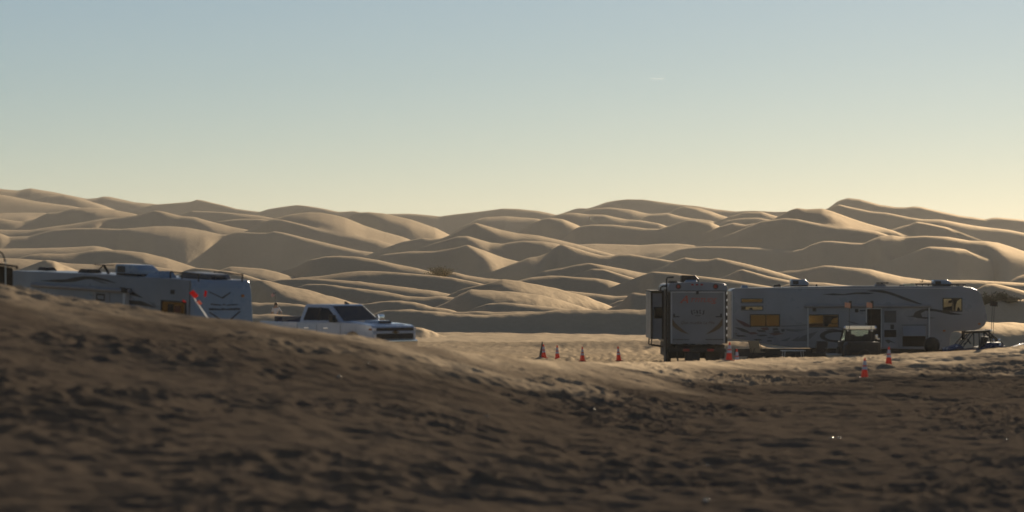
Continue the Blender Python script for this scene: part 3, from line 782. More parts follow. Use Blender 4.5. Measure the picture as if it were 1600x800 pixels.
    fr.build('door_frame', M_TRIM, d)
    (a, zt), (b, zb) = S(1373.5, 482.5), S(1396.5, 543)
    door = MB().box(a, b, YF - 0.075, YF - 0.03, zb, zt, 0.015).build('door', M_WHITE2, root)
    def dpanel(x0, x1, y0, y1, name, material):
        (p, q), (r, s) = S(x0, y0), S(x1, y1)
        MB().box(p, r, YF - 0.085, YF - 0.0755, s, q, 0.008).build(name, material, door)
    dpanel(1376, 1394.5, 485, 503.5, 'screen', mat('insect_screen', (0.075, 0.078, 0.08), 0.8, noise=0.3, nscale=20))
    dpanel(1385.5, 1391, 506.5, 513.5, 'latch_plate', M_BLACK)
    dpanel(1376, 1394.5, 514.8, 526, 'lower_screen', M_INSIDE)
    m = MB().prism([S(*p) for p in [(1377,531),(1382,529.5),(1394,535.5),(1385,533.5),(1383,536),(1379,533)]], YF - 0.08, YF - 0.0755)
    m.build('graphic', M_GREY, door)
    MB().box(*[v for v in (S(1347.2, 0)[0], S(1348.8, 0)[0], YF - 0.06, YF - 0.032, S(0, 512)[1], S(0, 503.5)[1])]).build('grab_handle', M_BLACK, root)
    st = MB()
    for i in range(2):
        z = S(0, 541.5)[1] - 0.22 * (i + 1)
        st.box(S(1351, 0)[0], S(1370, 0)[0], YF - 0.25 - 0.22 * i, YF - 0.02 - 0.22 * i, z - 0.03, z)
    st.box(S(1350.3, 0)[0], S(1350.9, 0)[0], YF - 0.45, YF + 0.1, S(0, 541.5)[1] - 0.5, S(0, 541.5)[1] - 0.16)
    st.build('entry_step', M_CHAS, root)
    # storage hatch: lid propped open above a dark bay
    (a, zt), (b, zb) = S(1404.5, 524.5), S(1440, 540.5)
    MB().box(a, b, YF - 0.006, YF - 0.001, zb, zt).build('storage_bay', M_INSIDE, root)
    (a, zt), (b, zb) = S(1404.5, 508.6), S(1440, 524)
    lid = MB().hull8([(a, YF - 0.04, zt), (b, YF - 0.04, zt), (b, YF - 0.002, zt), (a, YF - 0.002, zt)], [(a, YF - 0.20, zb), (b, YF - 0.20, zb), (b, YF - 0.16, zb), (a, YF - 0.16, zb)], 0.01)
    lid = lid.build('storage_lid', M_WHITE, root)
    MB().box(a - 0.05, b + 0.05, YF - 0.03, YF - 0.001, zt + 0.02, zt + 0.06).build('hinge', M_GREY2, lid)
    for px, py in ((1469, 516.2), (1523.5, 505.5)):
        x, z = S(px, py); MB().box(x - 0.06, x + 0.06, YF - 0.02, YF - 0.001, z - 0.035, z + 0.035, 0.01).build('marker_lamp', M_LAMPAMB, root)
    MB().box(S(1139.8, 0)[0], S(1141.6, 0)[0], YF - 0.012, YF - 0.001, S(0, 527)[1], S(0, 455)[1]).build('corner_trim', M_TRIM, root)
    MB().box(S(1145, 0)[0], S(1480, 0)[0], YF - 0.01, YF - 0.001, S(0, 449.8)[1] - 0.03, S(0, 449.8)[1] + 0.0).build('roof_trim', M_TRIM, root)
    # things on the roof
    (a, zb), (b, zt) = S(1233, 447.4), S(1260.5, 436.3)
    ac_unit(root, a, b, -0.95, -0.2, zb, zt, 1)
    (a, zb), (b, zt) = S(1455, 447.2), S(1483.3, 437.3)
    ac_unit(root, a, b, -0.7, 0.0, zb, zt, 1)
    roof_vent(root, S(1161.5, 0)[0], -0.6, S(0, 450)[1], 0.34, 0.13, material=M_BLUECAP)
    roof_vent(root, S(1212.5, 0)[0], -0.5, S(0, 448.4)[1], 0.36, 0.10, 0.05)
    roof_vent(root, S(1274.5, 0)[0], -0.4, S(0, 447)[1], 0.10, 0.08)
    x, z = S(1377, 447)
    an = MB().cyl((x, -0.3, z), (x, -0.3, z + 0.15), 0.05, n=8).prism([(x - 0.30, z + 0.12), (x + 0.30, z + 0.12), (x + 0.27, z + 0.17), (x - 0.26, z + 0.17)], -0.42, -0.2)
    an.build('television_antenna', M_CHAS, root)
    roof_vent(root, S(1372, 0)[0], -0.7, z, 0.55, 0.10, material=M_GREY2)
    roof_vent(root, S(1407, 0)[0], -0.4, S(0, 447)[1], 0.24, 0.07)
    x = S(1419, 0)[0]
    MB().box(x - 0.28, x + 0.24, -0.6, -0.1, S(0, 447)[1], S(0, 443.6)[1], 0.03).build('roof_hatch', mat('yellowed_hatch', (0.75, 0.66, 0.42), 0.2), root)
    for y in (-0.95, 0.95):
        rail = MB()
        rail.cyl((S(1427, 0)[0], y, S(0, 443.5)[1]), (S(1504, 0)[0], y, S(0, 444.8)[1]), 0.025, n=6)
        for px in (1428, 1446, 1492.5, 1500):
            rail.cyl((S(px, 0)[0], y, S(0, 447.6)[1]), (S(px, 0)[0], y, S(0, 444)[1]), 0.022, n=6)
        rail.build('roof_rail', M_CHAS, root, 40)
fifth_wheel_right()

# ------------------------------------------------------------------ toy hauler seen from behind (middle right)
def toy_hauler_rear():
    D = 115.4; k = F / D
    base = at(1090, 572, D)
    root = empty('toy_hauler_trailer', base, 0.0, 'white camper seen from behind with red-orange lettering on its ramp door', 'trailer', 'camping trailers')
    def S(px, y): return ((px - 1090) / k, (572 - y) / k)
    prof = [S(*p) for p in [(1043.5,537),(1043.5,449),(1045.5,444.5),(1050,442.5),(1070,441),(1090,440.4),(1110,441),(1130,442.5),(1134.5,444.5),(1136.5,449),(1136.5,537)]]
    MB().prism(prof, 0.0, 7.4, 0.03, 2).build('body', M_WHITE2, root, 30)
    m = MB()
    for x in (-0.8, 0.8): m.box(x - 0.06, x + 0.06, 0.1, 8.6, 0.62, 0.90)
    for i in range(8): m.box(-0.74, 0.74, 0.3 + i, 0.38 + i, 0.68, 0.86)
    m.box(-1.15, 1.15, -0.08, 0.06, 0.58, 0.72)
    m.build('chassis', M_CHAS, root)
    MB().box(-1.14, 1.14, 0.5, 7.2, 0.30, 0.86, 0.04).build('belly_tank', M_CHAS, root)
    MB().box(-0.5, 0.1, -0.02, 0.45, 0.22, 0.56, 0.03).build('battery_box', M_BLACK, root)
    MB().lathe([(0.18, -0.1), (0.30, -0.1), (0.33, 0.0), (0.30, 0.1), (0.18, 0.1)], (0.62, 0.30, 0.42), 20, 'y').build('spare_tyre', M_RUBBER, root, 35)
    for y in (3.4, 4.2):
        for x in (-1.02, 1.02):
            t = MB().lathe([(0.22, -0.11), (0.33, -0.11), (0.36, -0.07), (0.36, 0.07), (0.33, 0.11), (0.22, 0.11)], (x, y, 0.36), 22, 'x').build('wheel', M_RUBBER, root, 35)
            MB().lathe([(0.215, -0.09), (0.215, 0.09)], (x, y, 0.36), 18, 'x').build('rim', M_RIM, t, 35)
    for x in (-0.85, 0.85):
        MB().cyl((x, 0.25, 0.7), (x * 0.9, 0.25, 0.03), 0.035, n=8).box(x * 0.9 - 0.12, x * 0.9 + 0.12, 0.13, 0.37, 0.0, 0.035).build('jack', M_CHAS, root)
    # ramp door in its frame
    (a, zt), (b, zb) = S(1048, 455.5), S(1132.5, 536)
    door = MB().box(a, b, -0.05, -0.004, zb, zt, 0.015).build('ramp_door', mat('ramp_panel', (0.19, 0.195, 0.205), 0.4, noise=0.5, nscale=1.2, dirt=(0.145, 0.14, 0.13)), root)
    MB().box(a - 0.0, a + 0.05, -0.07, -0.052, zb, zt).box(b - 0.05, b, -0.07, -0.052, zb, zt).box(a + 0.051, b - 0.051, -0.07, -0.052, zt - 0.04, zt).build('door_edge', M_TRIM, door)
    lip = MB()
    rnd = random.Random(3)
    for i in range(22):
        x = a + (b - a) * i / 22
        lip.box(x, x + (b - a) / 22 - 0.012, -0.06, -0.0, zb - 0.02 - rnd.random() * 0.05, zb - 0.003)
    lip.build('ramp_flap', M_WHITE, door)
    for x0, x1 in ((1043.4, 1047.6), (1132.8, 1136.6)):
        p, q = S(x0, 0)[0], S(x1, 0)[0]
        MB().box(p, q, -0.045, -0.002, zb - 0.3 if x0 < 1100 else zb, zt - 0.02).build('door_post', M_CHAS, root)
    MB().box(a - 0.1, b + 0.1, -0.035, -0.002, zt + 0.004, zt + 0.035).build('gutter', M_CHAS, root)
    def latch(px, s):
        x, z = S(px, 494)
        l = MB().box(x - 0.035, x + 0.035, -0.10, -0.052, z - 0.05, z + 0.10).box(x, x + s * 0.22, -0.09, -0.06, z - 0.04, z - 0.0)
        l.build('latch', M_BLACK, door)
    latch(1053, 1); latch(1126.5, -1)
    def flat(polys, name, material):
        for q in polys: MB().prism([S(*p) for p in q], -0.056, -0.0505).build(name, material, door)
    flat([[(1050,497),(1054,503),(1059,508.5),(1066,514.5),(1076.5,522.5),(1064,518.5),(1055,513.5),(1050,508)]], 'graphic', mat('bronze_vinyl', (0.10, 0.06, 0.025), 0.4))
    flat([[(1129,497),(1125,503),(1120,508.5),(1113,514.5),(1102.5,522.5),(1115,518.5),(1124,513.5),(1129,508)]], 'graphic', bpy.data.materials['bronze_vinyl'])
    RX = (R(90), 0, 0)
    x, z = S(1068.5, 473.5); text_mesh('lettering', 'A', 0.44, (x, -0.053, z), RX, M_REDORANGE, door, 0.35, 0.003, 1.15)
    x, z = S(1097.5, 472.0); text_mesh('lettering', 'TTITUDE', 0.235, (x, -0.053, z), RX, M_REDORANGE, door, 0.4, 0.003, 1.13)
    flat([[(1061,473.6),(1066,472.2),(1066,473.2)], [(1108,473.6),(1120,473.0),(1116,474.6)]], 'lettering_swash', M_REDORANGE)
    flat([[(1083,484.5),(1086,484),(1084.5,486.5),(1087,489),(1083.5,490),(1085,487.5)], [(1087.5,485),(1089.5,484.5),(1091,488),(1089,491.5),(1088.2,488)], [(1092,484.5),(1095.5,484.5),(1093.5,487),(1096,490),(1092.5,490),(1093,487)]], 'emblem', M_GREY)
    flat([[(1079.5,484),(1082,486),(1080,490),(1083,492),(1080.5,491)], [(1100.5,484),(1098,486),(1100,490),(1097,492),(1099.5,491)], [(1085,492.6),(1095,492.6),(1093,493.6),(1087,493.6)]], 'emblem', M_GREY)
    x, z = S(1089.5, 506.3); text_mesh('lettering', 'Que mueble La Mia', 0.165, (x, -0.053, z), RX, mat('brown_vinyl', (0.085, 0.05, 0.035), 0.5), door, 0.3, 0.003, 1.05)
    rnd2 = random.Random(8)
    px_ = 1051.0
    while px_ < 1129:      # the line of small print, too small to read
        w_ = 1.2 + 2.2 * rnd2.random()
        if not 1076 < px_ < 1102: flat([[(px_, 529.6 + 0.5 * rnd2.random()), (px_ + w_, 529.8), (px_ + w_, 531.3), (px_, 531.3)]], 'small_print', M_GREY)
        px_ += w_ + 0.7
    # cap lights
    for px in (1060, 1118):
        x, z = S(px, 447.6)
        l = MB().lathe([(0.11, -0.02), (0.11, 0.0)], (x, -0.002, z), 20, 'y').build('round_lamp', M_BLACK, root, 40)
        MB().lathe([(0.065, -0.03), (0.07, -0.021)], (x, -0.002, z), 16, 'y').build('lens', M_LAMPRED, l, 40)
    for px in (1082, 1089, 1096.5):
        x, z = S(px, 444.8); MB().box(x - 0.05, x + 0.05, -0.02, -0.002, z - 0.03, z + 0.03).build('clearance_lamp', M_LAMPRED, root)
    x, z = S(1089.5, 455.8); MB().box(x - 0.05, x + 0.05, -0.11, -0.074, z - 0.10, z + 0.02).build('door_catch', M_BLACK, root)
    for px in (1072, 1110):
        x = S(px, 0)[0]; MB().box(x - 0.13, x + 0.13, -0.10, -0.082, 0.6, 0.7, 0.01).build('tail_lamp', M_LAMPRED, root)
    for px in (1132.5,):
        for i in range(7):
            x, z = S(px + 3.2, 458 + i * 11); MB().cyl((x, -0.07, z - 0.05), (x, -0.07, z + 0.05), 0.03, n=8).build('hinge', M_CHROME, root)
    # slide-out room on the left wall
    (a, zt), (b, zb) = S(1020.5, 455.8), S(1042.8, 531.5)
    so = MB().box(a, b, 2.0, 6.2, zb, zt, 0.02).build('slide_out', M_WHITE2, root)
    t = 0.07
    MB().box(a + 0.0, b - 0.03, 1.93, 1.998, zt - t, zt).box(a, a + t, 1.93, 1.998, zb, zt - t - 0.002).box(b - 0.12, b - 0.03, 1.93, 1.998, zb, zt - t - 0.002).build('slide_frame', M_CHAS, so)
    (p, q), (r_, s) = S(1025.5, 480.5), S(1038, 498.5)
    MB().box(p, r_, 1.96, 1.998, s, q, 0.03).build('window', M_DARKGLASS, so)
    MB().box(a - 0.03, b, 1.9, 6.3, zt + 0.004, zt + 0.05).build('slide_awning', M_CHAS, so)
    for y in (2.1, 4.4):
        sup = MB(); sup.tube([(a + 0.05, y, zb), (a + 0.03, y, zb - 0.26), (b - 0.05, y, zb - 0.32)], 0.03, 6)
        sup.build('slide_support', M_CHAS, so)
    MB().box(S(1040.2, 0)[0], S(1043.2, 0)[0], 0.2, 1.6, 0.05, S(0, 452)[1]).build('side_cabinet', M_CHAS, root)
    # roof
    (a, zb), (b, zt) = S(1068, 441), S(1096, 430)
    ac_unit(root, a, b, 1.5, 2.4, zb - 0.05, zt, 1, M_BLACK)
    roof_vent(root, S(1082, 0)[0], 0.9, S(0, 441.2)[1], 0.55, 0.10, material=M_BLUECAP)
    roof_vent(root, S(1053, 0)[0], 0.8, S(0, 442.6)[1], 0.42, 0.10, material=M_CHAS)
    MB().tube([(*[S(1042.5, 0)[0], 0.4], S(0, 456)[1]), (S(1042.3, 0)[0], 0.4, S(0, 436)[1]), (S(1043.5, 0)[0], 0.4, S(0, 433.6)[1]), (S(1053.5, 0)[0], 0.4, S(0, 433)[1])], 0.03, 8).build('vent_pipe', M_CHAS, root, 40)
    MB().tube([(S(1043, 0)[0], 1.2, S(0, 447)[1]), (S(1036.5, 0)[0], 1.2, S(0, 447.5)[1]), (S(1034.5, 0)[0], 1.2, S(0, 450)[1]), (S(1034, 0)[0], 1.2, S(0, 455)[1])], 0.035, 8).build('cable_duct', M_CHAS, root, 40)
toy_hauler_rear()

# ------------------------------------------------------------------ fifth-wheel trailer behind the sand bank (left)
def fifth_wheel_left():
    D = 95.0
    root = empty('fifth_wheel_trailer', (-12.78, D, at(206, 429, D).z - 3.85), R(-45), 'blue-nosed fifth-wheel trailer half hidden behind the sand bank, red flags before it', 'trailer', 'camping trailers', ry=R(2.2))
    HW = 1.18; XB = 4.6
    side = [(-5.2, 3.80), (-5.2, 0.85), (3.4, 0.85), (3.4, 1.9), (XB, 1.9), (XB, 3.85), (-1.0, 3.85)]
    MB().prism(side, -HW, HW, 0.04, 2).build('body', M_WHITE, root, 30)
    cap = [(XB + 0.003, 1.9), (4.80, 1.9), (4.91, 2.0), (4.95, 2.25), (4.80, 3.40), (4.76, 3.60), (4.69, 3.76), (XB + 0.003, 3.86)]
    MB().prism(cap, -HW - 0.012, HW + 0.012, 0.09, 4).build('front_cap', M_BLUECAP, root, 40)
    m = MB()
    for y in (-0.9, 0.9): m.box(-4.6, 2.9, y - 0.06, y + 0.06, 0.55, 0.85)
    for i in range(8): m.box(-4.4 + i, -4.3 + i, -0.84, 0.84, 0.6, 0.8)
    m.build('chassis', M_CHAS, root)
    for x in (-2.2, -1.35):
        for y in (-1.0, 1.0): wheel(root, x, y, 0.38, 0.22)
    for y in (-0.85, 0.85): MB().cyl((3.1, y, 1.0), (2.7, y, 0.03), 0.06).cyl((2.7, y, 0.03), (2.7, y, 0.0), 0.17).build('jack', M_CHAS, root)
    def SL(px, y):
        roof = 421 + (px - 25) * 17 / 275.0
        return (-5.2 + (px - 22) / 281.0 * 9.8, 3.85 - (y - roof) / 47.0)
    YF = -HW
    def decal(pts, material, name='graphic'):
        MB().prism([SL(*p) for p in pts], YF - 0.005, YF - 0.001).build(name, material, root)
    decal([(70,439.6),(92,438),(112,437.5),(125,434.5),(140,432.5),(160,433.5),(176,437.5),(192,443.5),(178,441),(160,437.4),(144,437.2),(126,441),(104,442.2),(88,441.2)], M_GREY)
    decal([(150,436.2),(164,438.8),(180,444.6),(170,443.4),(156,439)], M_GREY2)
    decal([(196,449.5),(206,450),(208,458.5),(200,454)], M_GREY)
    decal([(212.5,455),(222,459),(233,466),(220,463),(212.5,460.5)], M_GREY)
    decal([(212,469.5),(230,470.5),(244,476),(254,481),(236,478.5),(212,475)], M_GREY)
    decal([(241,470.5),(247,473.5),(256,480),(250,478)], M_GREY2)
    def win(x0, x1, y0, y1, material):
        (a, zt), (b, zb) = SL(x0, y0), SL(x1, y1)
        t = 0.05
        fr = MB().box(a - t, b + t, YF - 0.03, YF - 0.001, zt, zt + t).box(a - t, b + t, YF - 0.03, YF - 0.001, zb - t, zb).box(a - t, a, YF - 0.03, YF - 0.001, zb, zt).box(b, b + t, YF - 0.03, YF - 0.001, zb, zt)
        w = fr.build('window', M_BLACK, root)
        MB().box(a, b, YF - 0.01, YF - 0.001, zb, zt).build('pane', material, w)
        return w
    win(163, 173.5, 462, 468.5, M_DARKGLASS)
    w = win(262, 296, 471, 489, M_AMBER)
    (a, zt), (b, zb) = SL(271, 474), SL(279, 488)
    MB().box(a, b, YF - 0.02, YF - 0.0105, zb, zt).build('curtain_blotch', M_DARKMATT, w)
    (a, zt), (b, zb) = SL(281, 477), SL(290, 488)
    MB().box(a, b, YF - 0.02, YF - 0.0105, zb, zt).build('curtain_blotch', mat('brown_curtain', (0.11, 0.035, 0.02), 0.8), w)
    x, z = SL(277, 456.5); MB().box(x - 0.10, x + 0.10, YF - 0.02, YF - 0.001, z - 0.07, z + 0.07, 0.01).build('vent_cover', M_BLACK, root)
    # awning
    (xa, za), (xb, zb) = SL(60, 446), SL(217, 447.5)
    MB().cyl((xa, YF - 0.1, za), (xb, YF - 0.1, za), 0.075, n=12).build('awning_roll', M_WHITE2, root, 40)
    x = SL(210, 0)[0]
    MB().box(x - 0.06, x + 0.06, YF - 0.17, YF - 0.002, 1.2, za - 0.08).build('awning_arm', M_TRIM, root)
    MB().box(x - 0.16, x + 0.18, YF - 0.18, YF - 0.02, za - 0.05, za + 0.09, 0.02).build('awning_end', M_BLACK, root)
    (a, zt), (b, zb) = SL(155, 452), SL(182, 500)
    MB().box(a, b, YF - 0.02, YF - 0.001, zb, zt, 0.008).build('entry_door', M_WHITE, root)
    MB().box(XB - 0.03, XB + 0.01, YF - 0.02, YF - 0.0125, 1.92, 3.8).build('cap_seam', M_GREY2, root)
    # nose graphics, laid on the sloping face
    p0 = Vector((4.95, 0, 2.25)); p1 = Vector((4.80, 0, 3.40))
    up = (p1 - p0).normalized(); nrm = Vector((up.z, 0, -up.x))
    fr = Matrix(((0, up.x, nrm.x, p0.x), (1, up.y, nrm.y, p0.y), (0, up.z, nrm.z, p0.z), (0, 0, 0, 1)))
    def SN(px, y): return ((px - 350) / 37.0, 0.40 + (497 - y) / 47.0 - 0.12)
    def nose(polys, material, name='graphic'):
        for q in polys:
            MB().prism([SN(*p) for p in q], 0.002, 0.006, axis='z', xf=fr).build(name, material, root)
    nose([[(327,452),(330,452),(348,460.5),(360,453),(363,453),(349,462.6)]], M_GREY)
    rnd = random.Random(5)
    strip = []
    x = 327.0
    while x < 374:
        w_ = 1.4 + rnd.random() * 2.6
        strip.append([(x, 478.4 - rnd.random() * 1.6), (x + w_, 478.0 - rnd.random() * 1.6), (x + w_, 480), (x, 480)])
        x += w_ + 0.5
    nose(strip, M_GREY, 'lettering')
    nose([[(330,470),(338,470.8),(346,471.6),(346,473),(336,472.6),(330,471.6)], [(372,471),(364,471.2),(355,471.8),(355,473.2),(364,472.8),(372,472.2)], [(346,473.6),(350,470.2),(355,473.6),(350,472)]], M_GREY, 'emblem')
    nose([[(326,483),(329,483),(345,494),(342,494.2)], [(376,482),(373,482),(358,494),(361,494.2)]], M_GREY)
    for px, py in ((308.5, 446.5), (379.5, 449.5)):
        u, v = SN(px, py); c = fr @ Vector((u, min(v, 1.1), 0.01))
        MB().box(c.x - 0.02, c.x + 0.03, c.y - 0.05, c.y + 0.05, c.z - 0.04, c.z + 0.04, 0.01).build('marker_lamp', M_LAMPAMB, root)
    # roof
    x0 = SL(181, 0)[0]; x1 = SL(227, 0)[0]
    ac_unit(root, x0 + 0.1, x1 - 0.2, -1.05, -0.25, 3.86, 4.22, 1)
    roof_vent(root, SL(57, 0)[0], -0.6, 3.84, 0.5, 0.12)
    roof_vent(root, SL(123, 0)[0], -0.5, 3.85, 0.6, 0.13, material=M_CHAS)
    x = SL(146, 0)[0]
    MB().tube([(x - 0.45, -0.5, 3.86), (x - 0.05, -0.5, 4.13)], 0.02, 6).tube([(x - 0.02, -0.5, 4.13), (x + 0.25, -0.5, 3.86)], 0.045, 6).box(x - 0.42, x + 0.4, -0.62, -0.38, 4.13, 4.16).build('television_antenna', M_CHAS, root)
    roof_vent(root, SL(241, 0)[0], -0.7, 3.85, 0.75, 0.12, 0.1, material=M_BLUECAP)
    MB().prism([(2.7, 3.86), (4.4, 3.86), (4.2, 4.02), (3.0, 4.06)], -0.2, 0.7, 0.03).build('roof_locker', M_GREY2, root, 40)
    for y in (-0.9, 0.9):
        rail = MB()
        rail.cyl((3.2, y, 4.06), (4.7, y, 4.02), 0.022, n=6)
        for x in (3.2, 3.8, 4.65): rail.cyl((x, y, 3.78), (x, y, 4.06), 0.022, n=6)
        rail.build('roof_rail', M_CHAS, root, 40)
    roof_vent(root, 4.3, 0.1, 3.84, 0.55, 0.14, material=M_GREY)
fifth_wheel_left()

# ------------------------------------------------------------------ standing points
def dune_z(x, y):
    px = 800.0 + F * x / y
    j = int(np.clip(round((px - COL[0]) / DX), 0, NC - 1))
    return float(np.interp(y, Yd[:, j], Zd[:, j]))

def stand(px, d):
    """point on the ground in image column px at depth d"""
    x = (px - 800.0) / F * d
    z = ground_z(x, d) if d < D2 * 0.97 else dune_z(x, d)
    return Vector((x, d, z))

def bank_hit(px, py):
    """where the near ground is seen at pixel (px, py)"""
    j = int(np.clip(round((px - COL[0]) / DX), 0, NC - 1))
    rows_ = HZ - F * Zg[:, j] / Yg[:, j]
    k = int(np.argmax(np.minimum.accumulate(rows_) <= py))
    return Vector((Xg[k, j], Yg[k, j], Zg[k, j]))

# ------------------------------------------------------------------ pickup truck
def pickup():
    c = stand(526, 99.0)
    root = empty('pickup_truck', (c.x, c.y, at(526, 562, 99).z), R(-44), 'pale crew-cab pickup truck with tinted windows, lower body hidden by the sand', 'pickup truck')
    W = 1.0
    def arc(cx, r, n=8):
        return [(cx + r * math.cos(math.pi * i / n), 0.52 + r * math.sin(math.pi * i / n)) for i in range(n + 1)]
    # cab and nose
    low = [(2.90, 0.50), (2.93, 0.72), (2.92, 1.02), (2.84, 1.20), (2.70, 1.24), (2.0, 1.30), (1.32, 1.33), (-0.96, 1.31), (-0.96, 0.45), (1.10, 0.45)]
    fr = arc(1.88, 0.50)
    outline = low[:9] + [(-0.96, 0.42)] + [(1.36, 0.42)] + fr[::-1] + [(2.40, 0.45)]
    MB().prism(outline, -W, W, 0.075, 3).build('body', M_TRUCK, root, 35)
    bed = [(-0.985, 1.31), (-2.90, 1.33), (-2.94, 1.2), (-2.94, 0.62), (-2.30, 0.60)] + arc(-1.78, 0.50)[::-1] + [(-0.985, 0.45)]
    b = MB().prism(bed, -W, -W + 0.10, 0.035, 2).prism(bed, W - 0.10, W, 0.035, 2)
    b.box(-2.94, -2.86, -W + 0.11, W - 0.11, 0.62, 1.30, 0.02).box(-2.85, -0.99, -W + 0.11, W - 0.11, 0.66, 0.72)
    b.build('cargo_bed', M_TRUCK, root, 35)
    MB().box(-2.955, -2.945, -0.75, 0.75, 0.95, 1.2).build('tailgate_panel', M_BLACK, root)
    # hood crown with its scoop
    h = MB().hull8([(1.36, -0.82, 1.30), (2.80, -0.80, 1.19), (2.80, 0.80, 1.19), (1.36, 0.82, 1.30)], [(1.36, -0.62, 1.385), (2.70, -0.62, 1.265), (2.70, 0.62, 1.265), (1.36, 0.62, 1.385)], 0.03).build('hood', M_TRUCK, root, 35)
    MB().hull8([(1.75, -0.34, 1.345), (2.45, -0.34, 1.282), (2.45, 0.34, 1.282), (1.75, 0.34, 1.345)], [(1.80, -0.30, 1.40), (2.38, -0.30, 1.385), (2.38, 0.30, 1.385), (1.80, 0.30, 1.40)], 0.02).build('hood_scoop', M_TRUCK, h, 35)
    MB().box(2.44, 2.462, -0.29, 0.29, 1.305, 1.365).build('scoop_insert', M_BLACK, h)
    MB().box(2.05, 2.36, 0.302, 0.318, 1.34, 1.375).build('scoop_trim', M_CHROME, h)
    # greenhouse
    zb, zt = 1.30, 1.93
    bw, tw = 0.93, 0.76
    lo = [(-0.94, -bw, zb), (1.34, -bw, zb), (1.34, bw, zb), (-0.94, bw, zb)]
    hi = [(-0.78, -tw, zt), (0.50, -tw, zt), (0.50, tw, zt), (-0.78, tw, zt)]
    cab = MB().hull8(lo, hi, 0.07, 3).build('cab_roof', M_TRUCK, root, 35)
    def side(x, z, off, s):
        t = (z - zb) / (zt - zb)
        return (x, s * (bw + (tw - bw) * t + off), z)
    for s in (-1, 1):
        for pts in ([(-0.72, 1.38), (0.02, 1.38), (0.02, 1.82), (-0.60, 1.83)], [(0.10, 1.38), (1.06, 1.38), (0.46, 1.80), (0.10, 1.82)]):
            m = MB()
            a = [side(x, z, 0.006, s) for x, z in pts]; b = [side(x, z, -0.015, s) for x, z in pts]
            m.hull8(a, b)
            m.build('side_window', M_DARKGLASS, root)
        mp = [(0.025, 1.37), (0.095, 1.37), (0.095, 1.83), (0.025, 1.83)]
        MB().hull8([side(x, z, 0.008, s) for x, z in mp], [side(x, z, -0.01, s) for x, z in mp]).build('pillar_trim', M_BLACK, root)
        m = MB().box(0.98, 1.16, s * 1.02 - 0.02, s * 1.02 + 0.02, 1.34, 1.38).box(0.96, 1.10, s * 1.14 - 0.12, s * 1.14 + 0.12, 1.32, 1.58, 0.04)
        m.build('wing_mirror', M_BLACK if s < 0 else M_CHROME, root, 40)
        for x in (-0.45, 0.55):
            MB().box(x - 0.12, x + 0.12, s * 1.005 - 0.015, s * 1.005 + 0.015, 1.10, 1.14, 0.006).build('door_handle', M_CHROME, root)
        for x in (0.07, -0.93, 1.28):
            MB().box(x - 0.008, x + 0.008, s * 0.9995 - 0.002, s * 0.9995 + 0.002, 0.56, 1.24).build('door_seam', M_BLACK, root)
    def ws(u, v, off):      # windshield plane
        x = 1.34 + (0.50 - 1.34) * v; z = zb + (zt - zb) * v
        return Vector((x, u * (bw + (tw - bw) * v), z)) + Vector((0.6, 0, 0.8)) * off
    q = [(-0.90, 0.10), (0.90, 0.10), (0.90, 0.90), (-0.90, 0.90)]
    MB().hull8([ws(u, v, 0.012) for u, v in q], [ws(u, v, -0.01) for u, v in q]).build('windshield', M_DARKGLASS, root)
    MB().hull8([(-0.905, -0.7, 1.42), (-0.905, 0.7, 1.42), (-0.85, 0.62, 1.8), (-0.85, -0.62, 1.8)], [(-0.93, -0.7, 1.42), (-0.93, 0.7, 1.42), (-0.865, 0.62, 1.8), (-0.865, -0.62, 1.8)]).build('rear_window', M_DARKGLASS, root)
    MB().hull8([(0.10, 0.28, 1.925), (0.34, 0.28, 1.925), (0.34, 0.34, 1.925), (0.10, 0.34, 1.925)], [(0.08, 0.29, 2.03), (0.16, 0.29, 2.03), (0.16, 0.33, 2.03), (0.08, 0.33, 2.03)], 0.01).build('roof_antenna', M_BLACK, root, 40)
    # face
    MB().box(2.925, 2.955, -0.86, 0.86, 1.045, 1.150, 0.008).build('grille', M_BLACK, root)
    MB().box(2.925, 2.962, -0.92, 0.92, 0.955, 1.035, 0.012).build('grille_bar', M_TRUCK, root)
    MB().box(2.925, 2.952, -0.86, 0.86, 0.76, 0.945, 0.008).build('grille', M_BLACK, root)
    em = MB().prism([(-0.17, 0.975), (-0.06, 0.975), (-0.06, 0.95), (0.07, 0.95), (0.07, 0.975), (0.17, 0.975), (0.15, 1.015), (0.06, 1.015), (0.06, 1.045), (-0.07, 1.045), (-0.07, 1.015), (-0.15, 1.015)], 2.963, 2.98, axis='x')
    em.build('emblem', mat('dark_gold', (0.14, 0.10, 0.05), 0.4, 0.6), root)
    for s in (-1, 1):
        hl = MB().box(2.86, 2.958, s * 0.93 - 0.055, s * 0.93 + 0.055, 1.05, 1.145, 0.01).build('headlight', M_LAMPWHITE, root)
        MB().box(2.70, 2.855, s * 0.985 - 0.018, s * 0.985 + 0.018, 1.06, 1.13, 0.006).build('side_lamp', M_LAMPAMB, hl)
        MB().box(2.86, 2.955, s * 0.93 - 0.05, s * 0.93 + 0.05, 0.80, 0.93, 0.01).build('lower_lamp', M_LAMPWHITE, root)
    MB().prism([(2.90, 0.50), (3.04, 0.52), (3.06, 0.72), (2.95, 0.75)], -0.98, 0.98, 0.03, 2).build('bumper', M_CHROME, root, 40)
    for x in (1.88, -1.78):
        for y in (-0.86, 0.86): wheel(root, x, y, 0.41, 0.27)
    # load in the bed
    g = empty('cargo_bundle', (0, 0, 0), 0, 'dark tarpaulin bundle lying at the tail of the pickup bed', 'bundle')
    g.location = Matrix.Translation(root.location) @ Euler((0, 0, R(-44))).to_matrix().to_4x4() @ Vector((-2.3, 0.1, 0.72))
    g.rotation_euler = (0, 0, R(-44))
    m = MB()
    rr_ = random.Random(2)
